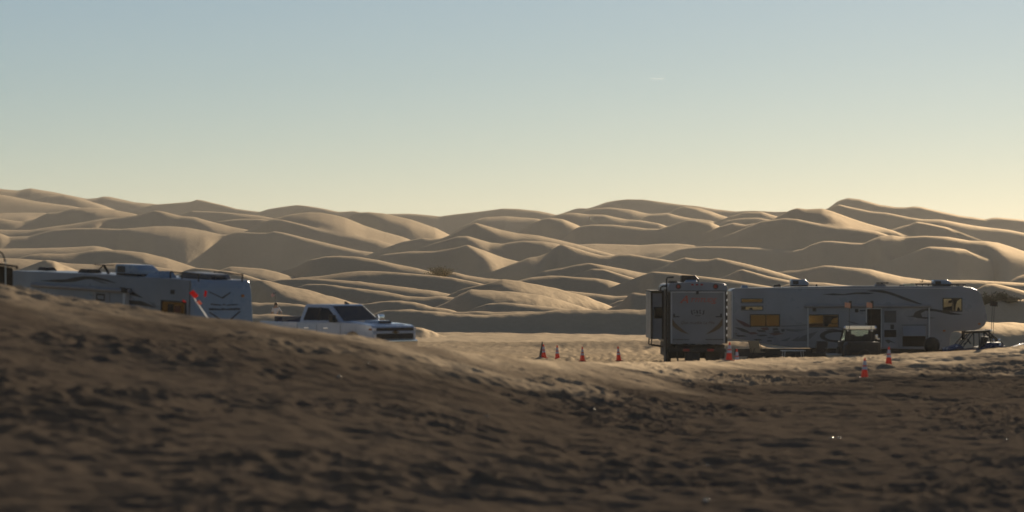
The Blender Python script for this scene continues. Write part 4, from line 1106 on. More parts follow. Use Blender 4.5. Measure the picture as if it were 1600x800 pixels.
    m.hull8([(-0.5, -0.7, 0), (0.5, -0.7, 0), (0.5, 0.6, 0), (-0.5, 0.6, 0)], [(-0.42, -0.6, 0.72), (0.3, -0.55, 0.62), (0.35, 0.5, 0.66), (-0.4, 0.55, 0.76)], 0.12, 3)
    m.build('tarpaulin', M_NAVY, g, 40)
    s_ = MB()
    for x in (-0.25, 0.15): s_.box(x - 0.03, x + 0.03, -0.72, 0.66, 0.0, 0.78, 0.02)
    s_.build('strap', M_GREY2, g)
pickup()

# ------------------------------------------------------------------ traffic cones
def make_cone():
    root = empty('traffic_cone', (0, 0, 0))
    MB().prism([(-0.18, -0.15), (-0.15, -0.18), (0.15, -0.18), (0.18, -0.15), (0.18, 0.15), (0.15, 0.18), (-0.15, 0.18), (-0.18, 0.15)], 0.0, 0.035, axis='z').build('foot', M_ORANGE, root)
    MB().lathe([(0.130, 0.036), (0.028, 0.71), (0.020, 0.712)], n=20).build('body', M_ORANGE, root, 50)
    def band(z0, z1):
        r = lambda z: 0.130 - (z - 0.036) / 0.674 * 0.102 + 0.004
        MB().lathe([(r(z0), z0), (r(z1), z1)], n=20).build('reflective_band', M_REFLECT, root, 50)
    band(0.30, 0.40); band(0.45, 0.60)
    return root
CONES = [
 (850, 127, 'orange cone half behind a darker one, leftmost of the four by the open sand'),
 (871, 126, 'orange cone second from the left in the row on open sand'),
 (910, 122.5, 'orange cone third from the left in the row on open sand'),
 (967, 123.0, 'orange cone nearest the camper slide-out in the row on open sand'),
 (1139, 109.4, 'orange cone at the right rear corner of the lettered camper'),
 (1152, 113.0, 'small orange cone half sunk behind the one at the camper corner'),
 (1351, 99.0, 'orange cone standing nearest the viewer in front of the long trailer'),
 (1388.5, 109.5, 'orange cone right of and farther than its neighbour before the long trailer'),
]
cone0 = make_cone()
for i, (px, d, lab) in enumerate(CONES):
    o = cone0 if i == 0 else copy_tree(cone0)
    p = stand(px, d)
    o.location = (p.x, p.y, p.z - 0.02)
    o.rotation_euler = (R(random.uniform(-3, 3)), R(random.uniform(-4, 4)), R(random.uniform(0, 90)))
    o.scale = (0.88, 0.88, 0.88) if px < 1000 else (1, 1, 1)
    tag(o, lab, 'cone', 'orange traffic cones')
p = stand(846, 127.6)
dk = empty('traffic_cone', (p.x, p.y, p.z - 0.02), 0, 'dark cone standing behind the leftmost orange one', 'cone', 'orange traffic cones', ry=R(3))
MB().prism([(-0.17, -0.17), (0.17, -0.17), (0.17, 0.17), (-0.17, 0.17)], 0.0, 0.03, axis='z').build('foot', M_CONEDARK, dk)
MB().lathe([(0.12, 0.031), (0.02, 0.74), (0.012, 0.745)], n=16).build('body', M_CONEDARK, dk, 50)

# ------------------------------------------------------------------ off-road buggies
def flag_mesh(w, h, wave=0.05, n=8, ph=0.0):
    m = MB()
    t = 0.006
    pts = []
    for i in range(n + 1):
        u = i / n
        pts.append((u * w, wave * math.sin(u * 5 + ph) * u, -0.18 * h * u * u))
    for k in range(n):
        (x0, y0, d0), (x1, y1, d1) = pts[k], pts[k + 1]
        m.hull8([(x0, y0, d0), (x1, y1, d1), (x1, y1, h + d1), (x0, y0, h + d0)], [(x0, y0 + t, d0), (x1, y1 + t, d1), (x1, y1 + t, h + d1), (x0, y0 + t, h + d0)])
    return m

def buggy_wheel(root, x, y, r=0.36, w=0.28, axis='y'):
    t = MB().lathe([(r * 0.55, -w / 2), (r * 0.88, -w / 2), (r, -w * 0.3), (r, w * 0.3), (r * 0.88, w / 2), (r * 0.55, w / 2)], (x, y, r), 22, axis)
    for i in range(22):
        a = 2 * math.pi * i / 22
        if axis == 'y': t.cyl((x + r * math.cos(a), y - w * 0.4, r + r * math.sin(a)), (x + r * math.cos(a), y + w * 0.4, r + r * math.sin(a)), 0.018, n=5)
        else: t.cyl((x - w * 0.4, y + r * math.cos(a), r + r * math.sin(a)), (x + w * 0.4, y + r * math.cos(a), r + r * math.sin(a)), 0.018, n=5)
    o = t.build('wheel', M_RUBBER, root, 35)
    MB().lathe([(r * 0.54, -w * 0.35), (r * 0.2, -w * 0.28), (r * 0.2, w * 0.28), (r * 0.54, w * 0.35)], (x, y, r), 16, axis).build('rim', M_CHAS, o, 35)

M_ROOF = mat('matt_black_roof', (0.012, 0.011, 0.010), 0.95, spec=0.05)
def buggy(name, loc, rz, label, body_mat, roof=True, bar=True, whips=(), whip_h=1.2, whip_mat=M_REDFLAG):
    """side-by-side, nose towards local -x"""
    root = empty(name, loc, rz, label, 'off-road buggy', 'off-road buggies parked at the camp')
    for x in (-1.0, 0.95):
        for y in (-0.62, 0.62): buggy_wheel(root, x, y)
    tub = [(-1.35, 0.52), (-1.28, 0.74), (-0.72, 0.92), (-0.50, 0.66), (0.30, 0.64), (0.42, 0.98), (1.18, 1.0), (1.30, 0.72), (1.18, 0.48), (0.62, 0.34), (-0.66, 0.34)]
    MB().prism(tub, -0.50, 0.50, 0.04, 2).build('body', body_mat, root, 35)
    for s in (-1, 1):
        MB().prism([(-1.30, 0.70), (-0.72, 0.86), (-0.66, 0.78), (-1.25, 0.62)], s * 0.64 - 0.14, s * 0.64 + 0.14, 0.02).build('fender', body_mat, root, 35)
        MB().prism([(0.60, 0.80), (0.70, 0.88), (1.24, 0.84), (1.34, 0.66), (1.26, 0.64), (1.18, 0.76), (0.72, 0.79)], s * 0.64 - 0.14, s * 0.64 + 0.14, 0.02).build('fender', body_mat, root, 35)
        MB().prism([(-0.44, 0.42), (0.36, 0.42), (0.40, 0.80), (-0.30, 0.70)], s * 0.53 - 0.02, s * 0.53 + 0.02, 0.01).build('door', body_mat, root)
    c = MB()
    for s in (-1, 1):
        c.tube([(-0.74, s * 0.56, 0.88), (-0.30, s * 0.50, 1.42), (0.55, s * 0.50, 1.46), (0.62, s * 0.55, 0.98)], 0.028, 8)
        c.tube([(-0.62, s * 0.58, 0.80), (-0.16, s * 0.52, 1.42)], 0.022, 8)
        c.tube([(0.55, s * 0.50, 1.46), (1.15, s * 0.45, 0.98)], 0.025, 8)
        c.tube([(0.10, s * 0.52, 1.44), (0.12, s * 0.56, 0.66)], 0.025, 8)
        c.tube([(0.58, s * 0.50, 1.44), (0.95, s * 0.5, 1.02)], 0.02, 6)
    for x, z in ((-0.30, 1.42), (0.55, 1.46), (1.15, 0.98)): c.cyl((x, -0.5, z), (x, 0.5, z), 0.025, n=8)
    c.cyl((0.58, -0.5, 1.40), (1.12, 0.45, 1.02), 0.02, n=6); c.cyl((0.58, 0.5, 1.40), (1.12, -0.45, 1.02), 0.02, n=6)
    c.build('roll_cage', M_BLACK, root, 40)
    if roof: MB().hull8([(-0.40, -0.56, 1.44), (0.62, -0.56, 1.48), (0.62, 0.56, 1.48), (-0.40, 0.56, 1.44)], [(-0.32, -0.50, 1.50), (0.58, -0.50, 1.53), (0.58, 0.50, 1.53), (-0.32, 0.50, 1.50)], 0.015).build('roof', M_ROOF, root, 40)
    for s in (-1, 1):
        st = MB().prism([(0.02, 0.62), (0.38, 0.62), (0.55, 1.24), (0.42, 1.26), (0.30, 0.82), (0.02, 0.78)], s * 0.25 - 0.2, s * 0.25 + 0.2, 0.03)
        st.build('seat', M_BLACK, root, 40)
    sw = MB().cyl((-0.55, -0.25, 0.9), (-0.30, -0.25, 1.05), 0.02, n=6).cyl((-0.31, -0.25, 1.04), (-0.29, -0.25, 1.055), 0.16, n=14)
    sw.build('steering_wheel', M_BLACK, root)
    for s in (-1, 1):
        for x in (-1.0, 0.95):
            m = MB()
            dx = 0.22 if x > 0 else -0.0
            m.cyl((x + 0.12, s * 0.5, 0.98 if x > 0 else 0.84), (x, s * 0.56, 0.44), 0.055, n=10)
            m.cyl((x, s * 0.35, 0.42), (x, s * 0.6, 0.38), 0.03, n=6)
            m.build('shock', M_RIM, root, 40)
    MB().box(-1.33, -1.26, -0.45, -0.22, 0.68, 0.76).build('headlight', M_LAMPWHITE, root)
    MB().box(-1.33, -1.26, 0.22, 0.45, 0.68, 0.76).build('headlight', M_LAMPWHITE, root)
    if bar:
        MB().box(0.60, 0.70, -0.52, 0.52, 1.46, 1.56, 0.015).build('light_bar', M_CHROME, root)
        for s in (-1, 1): MB().lathe([(0.05, -0.05), (0.06, 0.0), (0.05, 0.06)], (1.0, s * 0.46, 1.1), 12, 'x').build('rear_lamp', M_CHROME, root, 40)
    for (wx, wy, lean) in whips:
        w = MB().cyl((wx, wy, 1.0), (wx + lean, wy, 1.0 + whip_h), 0.014, 0.009, 6).build('whip', M_BLACK, root)
        f = flag_mesh(0.26, 0.22, 0.04).build('whip_flag', whip_mat, w)
        f.location = (wx + lean - 0.13, wy - 0.01, 1.0 + whip_h - 0.14)
    return root

M_DARKFLAG = mat('dark_flag_cloth', (0.03, 0.022, 0.02), 0.85, noise=0.2)
p = stand(1522, 126.5)
buggy('sand_buggy', (p.x, p.y, p.z), R(4), 'low black and blue buggy with two dark whip flags under the trailer nose', M_BLUEPAINT, whips=((0.62, -0.5, 0.1), (0.95, 0.45, 0.08)), whip_h=1.75, whip_mat=M_DARKFLAG)
p = stand(1628, 127.0)
buggy('sand_buggy', (p.x, p.y, p.z), R(0), 'blue buggy cut off by the right edge of the picture', M_BLUEPAINT, bar=False)

def utility_vehicle():
    p = stand(1341, 122.0)
    root = empty('utility_vehicle', p, R(4), 'dark boxy utility vehicle with a bright white bar on top, parked before the long trailer', 'off-road buggy', 'off-road buggies parked at the camp')
    for x in (-0.62, 0.62):
        for y in (-0.95, 0.95): buggy_wheel(root, x, y, 0.34, 0.26, 'x')
    MB().prism([(-0.72, 0.36), (0.72, 0.36), (0.74, 0.80), (0.66, 0.94), (-0.66, 0.94), (-0.74, 0.80)], -1.25, -0.35, 0.03, 2).build('cargo_box', M_CHAS, root, 35)
    MB().prism([(-0.62, 0.36), (0.62, 0.36), (0.66, 0.90), (0.5, 1.0), (-0.5, 1.0), (-0.66, 0.90)], 0.35, 1.35, 0.04, 2).build('nose', M_CHAS, root, 35)
    MB().box(-0.55, 0.55, -0.34, 0.34, 0.36, 0.50).build('floor_pan', M_CHAS, root)
    MB().box(-0.60, 0.60, -1.30, -1.252, 0.5, 0.86, 0.01).build('tailgate', M_BLACK, root)
    c = MB()
    for s in (-1, 1):
        c.tube([(s * 0.62, -0.36, 0.9), (s * 0.60, -0.32, 1.46), (s * 0.58, 0.38, 1.46), (s * 0.62, 0.85, 0.95)], 0.03, 8)
    c.cyl((-0.6, -0.32, 1.46), (0.6, -0.32, 1.46), 0.03, n=8); c.cyl((-0.58, 0.38, 1.46), (0.58, 0.38, 1.46), 0.03, n=8)
    c.build('roll_cage', M_BLACK, root, 40)
    for s in (-0.3, 0.3):
        MB().prism([(s - 0.22, 0.55), (s + 0.22, 0.55), (s + 0.18, 1.12), (s + 0.08, 1.26), (s - 0.08, 1.26), (s - 0.18, 1.12)], -0.30, -0.16, 0.03).build('seat', M_BLACK, root, 40)
    MB().hull8([(-0.56, 0.80, 1.0), (0.56, 0.80, 1.0), (0.53, 0.44, 1.42), (-0.53, 0.44, 1.42)], [(-0.56, 0.81, 1.0), (0.56, 0.81, 1.0), (0.53, 0.45, 1.42), (-0.53, 0.45, 1.42)]).build('windscreen', mat('pale_green_screen', (0.55, 0.68, 0.60), 0.15, trans=0.85), root)
    M_ROLL = mat('white_roll', (0.9, 0.87, 0.8), 0.3)
    cloth_glow(M_ROLL, (0.95, 0.92, 0.85), 0.45)
    MB().cyl((-0.62, -0.36, 1.54), (0.62, -0.36, 1.54), 0.075, n=14).build('cargo_roll', M_ROLL, root, 40)
    for s in (-1, 1): MB().box(s * 0.50 - 0.13, s * 0.50 + 0.13, -0.335, -0.325, 0.95, 1.44).build('side_net', M_BLACK, root)
    MB().box(-0.365, 0.365, -0.335, -0.325, 0.95, 1.16).build('rear_net', M_BLACK, root)
    for s in (-1, 1):
        MB().cyl((s * 0.63, -0.36, 1.53), (s * 0.70, -0.36, 1.53), 0.08, n=14).build('roll_cap', M_CHROME, root, 40)
        MB().box(s * 0.5 - 0.06, s * 0.5 + 0.06, -0.42, -0.34, 1.36, 1.44, 0.015).build('work_lamp', M_CHROME, root)
    MB().box(0.66, 0.76, -0.5, -0.4, 1.06, 1.24, 0.02).box(0.72, 0.84, -0.48, -0.42, 1.02, 1.10, 0.015).build('mirror', M_CHROME, root)
    sp = MB().lathe([(0.14, -0.06), (0.25, -0.07), (0.27, 0.0), (0.25, 0.07), (0.14, 0.06)], (0, -1.36, 0.36), 20, 'y').build('spare_tyre', M_RUBBER, root, 35)
    for wx, dz in ((-0.48, 0.0), (0.46, 0.0)):
        w = MB().cyl((wx, -0.5, 0.9), (wx, -0.5, 2.62), 0.014, 0.010, 6).build('whip', M_CHAS, root)
        f = flag_mesh(0.24, 0.22, 0.05).build('whip_flag', mat('orange_white_flag', (0.7, 0.35, 0.22), 0.7), w)
        f.location = (wx - 0.20, -0.5, 2.40)
        MB().box(wx - 0.02, wx + 0.1, -0.52, -0.48, 2.36, 2.68, 0.01).build('flag_clip', M_CHAS, w)
utility_vehicle()

# ------------------------------------------------------------------ camp furniture before the long trailer
def folding_table():
    p = stand(1239, 124.0)
    root = empty('folding_table', (p.x, p.y, p.z), R(6), 'low pale folding table set before the long trailer', 'table')
    MB().box(-0.5, 0.5, -0.3, 0.3, 0.50, 0.53, 0.01).build('table_top', M_TABLE, root)
    for x in (-0.4, 0.4):
        for y in (-0.24, 0.24): MB().cyl((x, y, 0.498), (x * 1.1, y, 0.0), 0.016, n=8).build('leg', M_RIM, root)
def camp_chair(px, d, rz, label, m):
    p = stand(px, d)
    root = empty('camp_chair', (p.x, p.y, p.z), R(rz), label, 'chair', 'camp chairs by the long trailer')
    MB().prism([(-0.26, 0.42), (0.26, 0.42), (0.24, 0.45), (-0.24, 0.45)], -0.22, 0.22, 0.008).build('seat', m, root)
    MB().hull8([(-0.26, 0.21, 0.46), (0.26, 0.21, 0.46), (0.26, 0.23, 0.46), (-0.26, 0.23, 0.46)], [(-0.24, 0.33, 0.92), (0.24, 0.33, 0.92), (0.24, 0.35, 0.92), (-0.24, 0.35, 0.92)]).build('backrest', m, root)
    for s in (-1, 1):
        MB().cyl((s * 0.27, -0.24, 0.0), (s * 0.27, 0.36, 0.92), 0.014, n=6).build('leg', M_CHAS, root)
        MB().cyl((s * 0.27, 0.26, 0.0), (s * 0.27, -0.22, 0.62), 0.014, n=6).build('leg', M_CHAS, root)
        MB().box(s * 0.27 - 0.035, s * 0.27 + 0.035, -0.26, 0.26, 0.62, 0.645, 0.008).build('armrest', m, root)
def cooler(px, d, label, m):
    p = stand(px, d)
    root = empty('cooler', (p.x, p.y, p.z), R(8), label, 'cooler')
    MB().box(-0.3, 0.3, -0.2, 0.2, 0.0, 0.34, 0.025).build('tub', m, root, 40)
    MB().box(-0.31, 0.31, -0.21, 0.21, 0.344, 0.41, 0.02).build('lid', M_TRIM, root, 40)
    MB().tube([(-0.26, -0.225, 0.3), (-0.2, -0.24, 0.2), (0.2, -0.24, 0.2), (0.26, -0.225, 0.3)], 0.012, 6).build('handle', M_RIM, root)
folding_table()
camp_chair(1184, 123.5, 25, 'tan camp chair left of the folding table, before the trailer wheels', mat('tan_canvas', (0.42, 0.30, 0.17), 0.8, noise=0.3))
camp_chair(1280, 123.0, -30, 'dark camp chair between the folding table and the utility vehicle', M_GREY)
cooler(1303, 122.5, 'pale upright cooler beside the utility vehicle', mat('cream_plastic', (0.62, 0.52, 0.34), 0.5, noise=0.2))
cooler(1465, 125.0, 'blue cooler beside the covered grill under the trailer', M_BLUEPAINT)
def covered_grill():
    p = stand(1456, 125.0)
    root = empty('covered_grill', (p.x, p.y, p.z), R(10), 'dark grill under a black cover beside the storage hatch', 'grill')
    MB().lathe([(0.24, 0.50), (0.33, 0.62), (0.35, 0.82), (0.28, 1.02), (0.12, 1.12), (0.03, 1.13)], n=18).build('cover', M_DARKMATT, root, 50)
    for i in range(3):
        a = 2 * math.pi * i / 3 + 0.4
        MB().cyl((0.18 * math.cos(a), 0.18 * math.sin(a), 0.52), (0.3 * math.cos(a), 0.3 * math.sin(a), 0.0), 0.018, n=6).build('leg', M_CHAS, root)
covered_grill()

# ------------------------------------------------------------------ flags
def pole_flag(name, foot, tip, flags, label, cat, pole_mat, group=None, r=0.02):
    foot = Vector(foot); tip = Vector(tip)
    root = empty(name, foot, 0, label, cat, group)
    v = tip - foot
    MB().cyl((0, 0, 0), v, r, r * 0.7, 8).build('pole', pole_mat, root, 40)
    for t, w, h, m, rot, flip in flags:
        f = flag_mesh(w, h, 0.06, 8, t * 7).build('flag', m, root)
        f.location = v * t
        f.rotation_euler = (0, rot, R(180) if flip else 0)
    return root
M_POLE = mat('white_pole', (0.82, 0.82, 0.84), 0.3)
cloth_glow(M_POLE, (0.9, 0.9, 0.9))
d = 84.0
foot = at(329, 503, d); tip = at(302.3, 464.3, d)
pole_flag('flag_pole', foot, tip, [(0.93, 0.24, 0.15, M_REDFLAG, R(-52), True), (0.66, 0.15, 0.10, M_PINKFLAG, R(-60), True)], 'leaning white pole with a red flag and a faded pennant before the trailer', 'flag', M_POLE, 'flags by the left trailer', 0.022)
d = 86.0
pole_flag('flag_pole', at(322.5, 500, d), at(317.2, 453.5, d), [(0.80, 0.08, 0.18, M_REDFLAG, R(12), False)], 'thin whip with a small narrow red flag against the blue trailer nose', 'flag', M_BLUECAP, 'flags by the left trailer', 0.006)
d = 87.0
pole_flag('flag_pole', at(293, 500, d), at(288.5, 469, d), [(0.86, 0.12, 0.06, M_REDFLAG, R(-35), True)], 'thin whip with a small red pennant in front of the amber window', 'flag', M_CHAS, 'flags by the left trailer', 0.006)
# stars and stripes far behind the pickup
def striped_flag():
    dd = 198.0
    p = stand(430, dd)
    root = empty('flag_pole', p, 0, 'tiny striped flag with a dark canton flying far behind the pickup', 'flag', 'flags by the left trailer')
    top = at(430, 456.5, dd)
    H = top.z - p.z
    MB().cyl((0, 0, 0), (0, 0, H), 0.012, 0.01, 6).build('pole', M_CHAS, root)
    h = 0.22; w = 0.27
    cols = (mat('flag_red', (0.45, 0.10, 0.09), 0.8), mat('flag_white', (0.60, 0.46, 0.42), 0.8))
    for m_ in cols: cloth_glow(m_, (0.5, 0.2, 0.18), 0.3)
    fl = flag_mesh(w, h, 0.03).build('flag', cols[1], root)
    fl.location = (0, 0, H - h - 0.02); fl.rotation_euler = (0, R(20), R(180))
    for i in range(4):
        s = flag_mesh(w, h / 13, 0.03); o = s.build('stripe', cols[0], fl)
        o.location = (0, -0.004, h * (2 * i + 0.5) / 8)
    o = MB().box(0.0, 0.11, -0.012, -0.009, 0.11, 0.22).build('canton', M_NAVY, fl)
    o.location = (0, 0.0, 0)
    o2 = MB().box(0.0, 0.11, 0.010, 0.013, 0.11, 0.22).build('canton', M_NAVY, fl)
striped_flag()

# ------------------------------------------------------------------ person standing behind the pickup bed
def person():
    dd = 181.0
    best = None
    for k in range(60):
        d_ = 176.0 + 0.35 * k
        p = stand(431, d_)
        row = HZ - F * (p.z + 1.70) / d_
        if best is None or abs(row - 474) < best[0]: best = (abs(row - 474), p)
    p = best[1]
    root = empty('person', p, R(-15), 'person in a pale shirt standing beyond the pickup bed, one arm bent', 'person')
    J = {'pel': (0, 0, 0.93), 'waist': (0, 0, 1.08), 'chest': (0, 0, 1.30), 'neck': (0, 0, 1.46), 'chin': (0, -0.015, 1.53), 'crown': (0, 0.0, 1.66),
         'ls': (-0.19, 0, 1.40), 'le': (-0.27, 0.03, 1.13), 'lw': (-0.26, -0.06, 0.90), 'lh': (-0.26, -0.09, 0.82),
         'rs': (0.19, 0, 1.40), 're': (0.36, 0.02, 1.17), 'rw': (0.42, -0.08, 0.95), 'rh': (0.40, -0.11, 0.87),
         'lhip': (-0.09, 0, 0.88), 'lk': (-0.10, -0.02, 0.48), 'la': (-0.11, 0.02, 0.08), 'lt': (-0.12, -0.14, 0.03),
         'rhip': (0.09, 0, 0.88), 'rk': (0.11, -0.02, 0.48), 'ra': (0.13, 0.02, 0.08), 'rt': (0.15, -0.14, 0.03)}
    rad = {'pel': .13, 'waist': .12, 'chest': .15, 'neck': .055, 'chin': .075, 'crown': .085, 'ls': .065, 'le': .045, 'lw': .032, 'lh': .035, 'rs': .065, 're': .045, 'rw': .032, 'rh': .035,
           'lhip': .09, 'lk': .06, 'la': .042, 'lt': .035, 'rhip': .09, 'rk': .06, 'ra': .042, 'rt': .035}
    E = [('pel', 'waist'), ('waist', 'chest'), ('chest', 'neck'), ('neck', 'chin'), ('chin', 'crown'), ('chest', 'ls'), ('ls', 'le'), ('le', 'lw'), ('lw', 'lh'), ('chest', 'rs'), ('rs', 're'), ('re', 'rw'), ('rw', 'rh'), ('pel', 'lhip'), ('lhip', 'lk'), ('lk', 'la'), ('la', 'lt'), ('pel', 'rhip'), ('rhip', 'rk'), ('rk', 'ra'), ('ra', 'rt')]
    def skin(names, edges, name, material, scale=1.0, root_v='pel'):
        idx = {n: i for i, n in enumerate(names)}
        me = bpy.data.meshes.new(name)
        me.from_pydata([J[n] for n in names], [(idx[a], idx[b]) for a, b in edges], [])
        o = bpy.data.objects.new(name, me); C.objects.link(o); o.parent = root
        md = o.modifiers.new('skin', 'SKIN'); md.use_smooth_shade = True
        for n in names:
            sv = me.skin_vertices[0].data[idx[n]]
            sv.radius = (rad[n] * scale, rad[n] * scale); sv.use_root = (n == root_v)
        sb = o.modifiers.new('sub', 'SUBSURF'); sb.levels = 2; sb.render_levels = 2
        me.materials.append(material)
        return o
    skin(list(J), E, 'body', mat('skin', (0.42, 0.25, 0.17), 0.6))
    shirt = skin(['pel', 'waist', 'chest', 'ls', 'rs', 'le', 're'], [('pel', 'waist'), ('waist', 'chest'), ('chest', 'ls'), ('chest', 'rs'), ('ls', 'le'), ('rs', 're')], 'shirt', mat('pale_shirt', (0.55, 0.54, 0.55), 0.85, noise=0.2), 1.14)
    skin(['pel', 'lhip', 'rhip', 'lk', 'rk', 'la', 'ra'], [('pel', 'lhip'), ('pel', 'rhip'), ('lhip', 'lk'), ('rhip', 'rk'), ('lk', 'la'), ('rk', 'ra')], 'trousers', mat('dark_trousers', (0.05, 0.05, 0.07), 0.85), 1.10)
    h = MB().lathe([(0.02, 1.755), (0.075, 1.735), (0.108, 1.68), (0.112, 1.62), (0.10, 1.56), (0.06, 1.53)], (0, 0.02, 0), 16)
    h.build('hair', mat('dark_brown_hair', (0.035, 0.02, 0.012), 0.7), root, 60)
person()

# ------------------------------------------------------------------ dark cabin at the left edge
def cabin():
    dd = 82.0; k = F / dd
    b = at(-14, 470, dd)
    root = empty('cabin_trailer', (b.x, b.y, b.z - 1.6), R(11.5), 'dark board-sided cabin with sloping roof cut off by the left edge', 'cabin', None)
    z0 = 0.0
    zs = lambda y: 1.6 + (470 - y) / k
    x1 = (20.5 + 14) / k
    MB().prism([(-1.6, 0.0), (x1 - 0.03, 0.0), (x1 - 0.03, zs(418.5)), (-1.6, zs(399))], 0.03, 2.2).build('wall', M_WOOD, root)
    n = 9
    for i in range(n):
        a = -1.6 + (x1 + 1.6) * i / n; bb = -1.6 + (x1 + 1.6) * (i + 1) / n - 0.015
        top = lambda x: zs(399) + (zs(418.5) - zs(399)) * (x + 1.6) / (x1 + 1.6)
        MB().prism([(a, 0.05), (bb, 0.05), (bb, top(bb) - 0.04), (a, top(a) - 0.04)], 0.0, 0.028 - 0.004 * (i % 2)).build('board', M_WOOD, root)
    ov = (26.5 + 14) / k
    rf = MB().prism([(-1.7, zs(398)), (ov, zs(417.2)), (ov, zs(415.2)), (-1.7, zs(395.6))], -0.25, 2.4)
    rf = rf.build('roof', mat('dark_roof_sheet', (0.05, 0.045, 0.04), 0.6, noise=0.3), root)
    MB().box(ov - 0.05, ov + 0.02, -0.26, -0.2, zs(420.5), zs(416.5)).box(ov - 0.12, ov - 0.052, -0.26, -0.2, zs(420.6), zs(419.6)).build('gutter_bracket', M_CHAS, rf)
    x = (8.3 + 14) / k
    MB().cyl((x, -0.06, 0.0), (x, -0.06, zs(407)), 0.02, n=8).lathe([(0.03, zs(407)), (0.035, zs(406)), (0.02, zs(405.2))], (x, -0.06, 0), 10).build('pole', M_RIM, root, 40)
    pts = [((-3 + 14) / k, -0.05, zs(393.8)), ((1 + 14) / k, -0.05, zs(394)), ((4 + 14) / k, -0.05, zs(397)), ((6 + 14) / k, -0.05, zs(402)), ((7 + 14) / k, -0.05, zs(409))]
    MB().tube(pts, 0.022, 6).build('bent_pipe', M_BLACK, root, 40)
cabin()

# ------------------------------------------------------------------ desert shrubs
def shrub(loc, w, h, label, leaf_mat, nstem, nleaf, seed, leaf=0.10):
    rnd = random.Random(seed)
    root = empty('desert_shrub', loc, 0, label, 'shrub', 'shrubs on the dunes')
    st = MB(); lf = MB()
    tips = []
    for i in range(nstem):
        a = rnd.uniform(0, 2 * math.pi); sp = rnd.uniform(0.1, 1.0)
        p0 = Vector((rnd.gauss(0, w * 0.06), rnd.gauss(0, w * 0.06), -0.1))
        p2 = Vector((math.cos(a) * w * 0.5 * sp, math.sin(a) * w * 0.5 * sp, h * rnd.uniform(0.35, 1.05) * (1.05 - 0.6 * sp)))
        p1 = p0.lerp(p2, 0.5) + Vector((rnd.gauss(0, w * 0.05), rnd.gauss(0, w * 0.05), h * 0.08))
        r = 0.012 * max(h, 0.8)
        st.cyl(p0, p1, r * 1.6, r, 5); st.cyl(p1, p2, r, r * 0.4, 5)
        tips.append((p0, p1, p2))
    for i in range(nleaf):
        p0, p1, p2 = tips[rnd.randrange(len(tips))]
        u = 0.25 + 1.75 * rnd.random() ** 0.8
        c = (p0.lerp(p1, u) if u < 1 else p1.lerp(p2, u - 1)) + Vector((rnd.gauss(0, w * 0.05), rnd.gauss(0, w * 0.05), rnd.gauss(0, h * 0.05)))
        s = leaf * rnd.uniform(0.5, 1.3)
        q = Euler((rnd.uniform(0, 6.28), rnd.uniform(0, 6.28), rnd.uniform(0, 6.28))).to_matrix()
        lf.face([c + q @ Vector(v) * s for v in ((-0.5, 0, 0), (0, -0.2, 0.05), (0.6, 0, 0), (0, 0.2, 0.05))])
    st.build('stems', mat('shrub_wood', (0.06, 0.045, 0.03), 0.9), root)
    lf.build('foliage', leaf_mat, root)
M_LEAF = mat('dusty_olive_leaf', (0.085, 0.075, 0.035), 0.8, noise=0.4, nscale=2)
M_LEAF2 = mat('pale_olive_leaf', (0.34, 0.28, 0.15), 0.8, noise=0.3, nscale=2)
def crest(px, d): return d * float(np.interp(px, COL, WARP))
p = stand(1563, crest(1563, 258.6))
shrub((p.x, p.y, p.z - 0.25), 4.2, 1.15, 'wide dusty shrub on the dark dune beyond the long trailer', M_LEAF, 46, 4200, 4, 0.17)
p = stand(1539, crest(1539, 259.0))
shrub((p.x, p.y, p.z - 0.1), 1.9, 1.5, 'low straggly shrub left of the wide one, behind the trailer nose', M_LEAF, 26, 1500, 5, 0.15)
p = stand(1441.5, crest(1441.5, 426.0))
pz = at(1441.5, 446, 398.0).z
shrub((p.x, p.y, min(p.z, pz)), 1.2, max(1.0, at(0, 433, 398).z - min(p.z, pz)), 'small twiggy shrub showing just above the long trailer roof', M_LEAF, 14, 260, 6, 0.12)
p = stand(689, crest(689, 318.0))
shrub((p.x, p.y, at(689, 433, p.y).z), 4.4, 1.55, 'wide pale olive brush in the hollow behind the pickup', M_LEAF2, 60, 2200, 7, 0.16)

# ------------------------------------------------------------------ litter that glints in the backlight
LITTER = [
 (1103, 785, 0.085, 'round glinting bottle cap at the very bottom of the sand bank'),
 (1299, 686, 0.070, 'left of two glinting bits of foil side by side on the sand'),
 (1311, 686, 0.070, 'right of two glinting bits of foil side by side on the sand'),
 (929, 642, 0.060, 'glinting pebble alone in the middle of the sand bank'),
 (530, 592, 0.075, 'pale glinting stone on the sand below the pickup'),
 (760, 653, 0.045, 'faint glinting pebble left of the middle of the bank'),
 (1362, 605, 0.05, 'glinting scrap just below the nearest cone of the pair'),
 (1359, 592.5, 0.045, 'glinting scrap right at the foot of the nearest cone of the pair'),
 (1396, 583.5, 0.04, 'glinting scrap at the foot of the farther cone of the pair'),
 (1574, 689, 0.05, 'faint glinting pebble near the right edge of the bank'),
 (1105, 728, 0.04, 'dim glinting pebble above the bottle cap'),
 (576, 569, 0.04, 'small glinting pebble just below the pickup on the bank'),
]
M_FOIL = mat('crumpled_foil', (0.80, 0.66, 0.48), 0.25, 1.0)
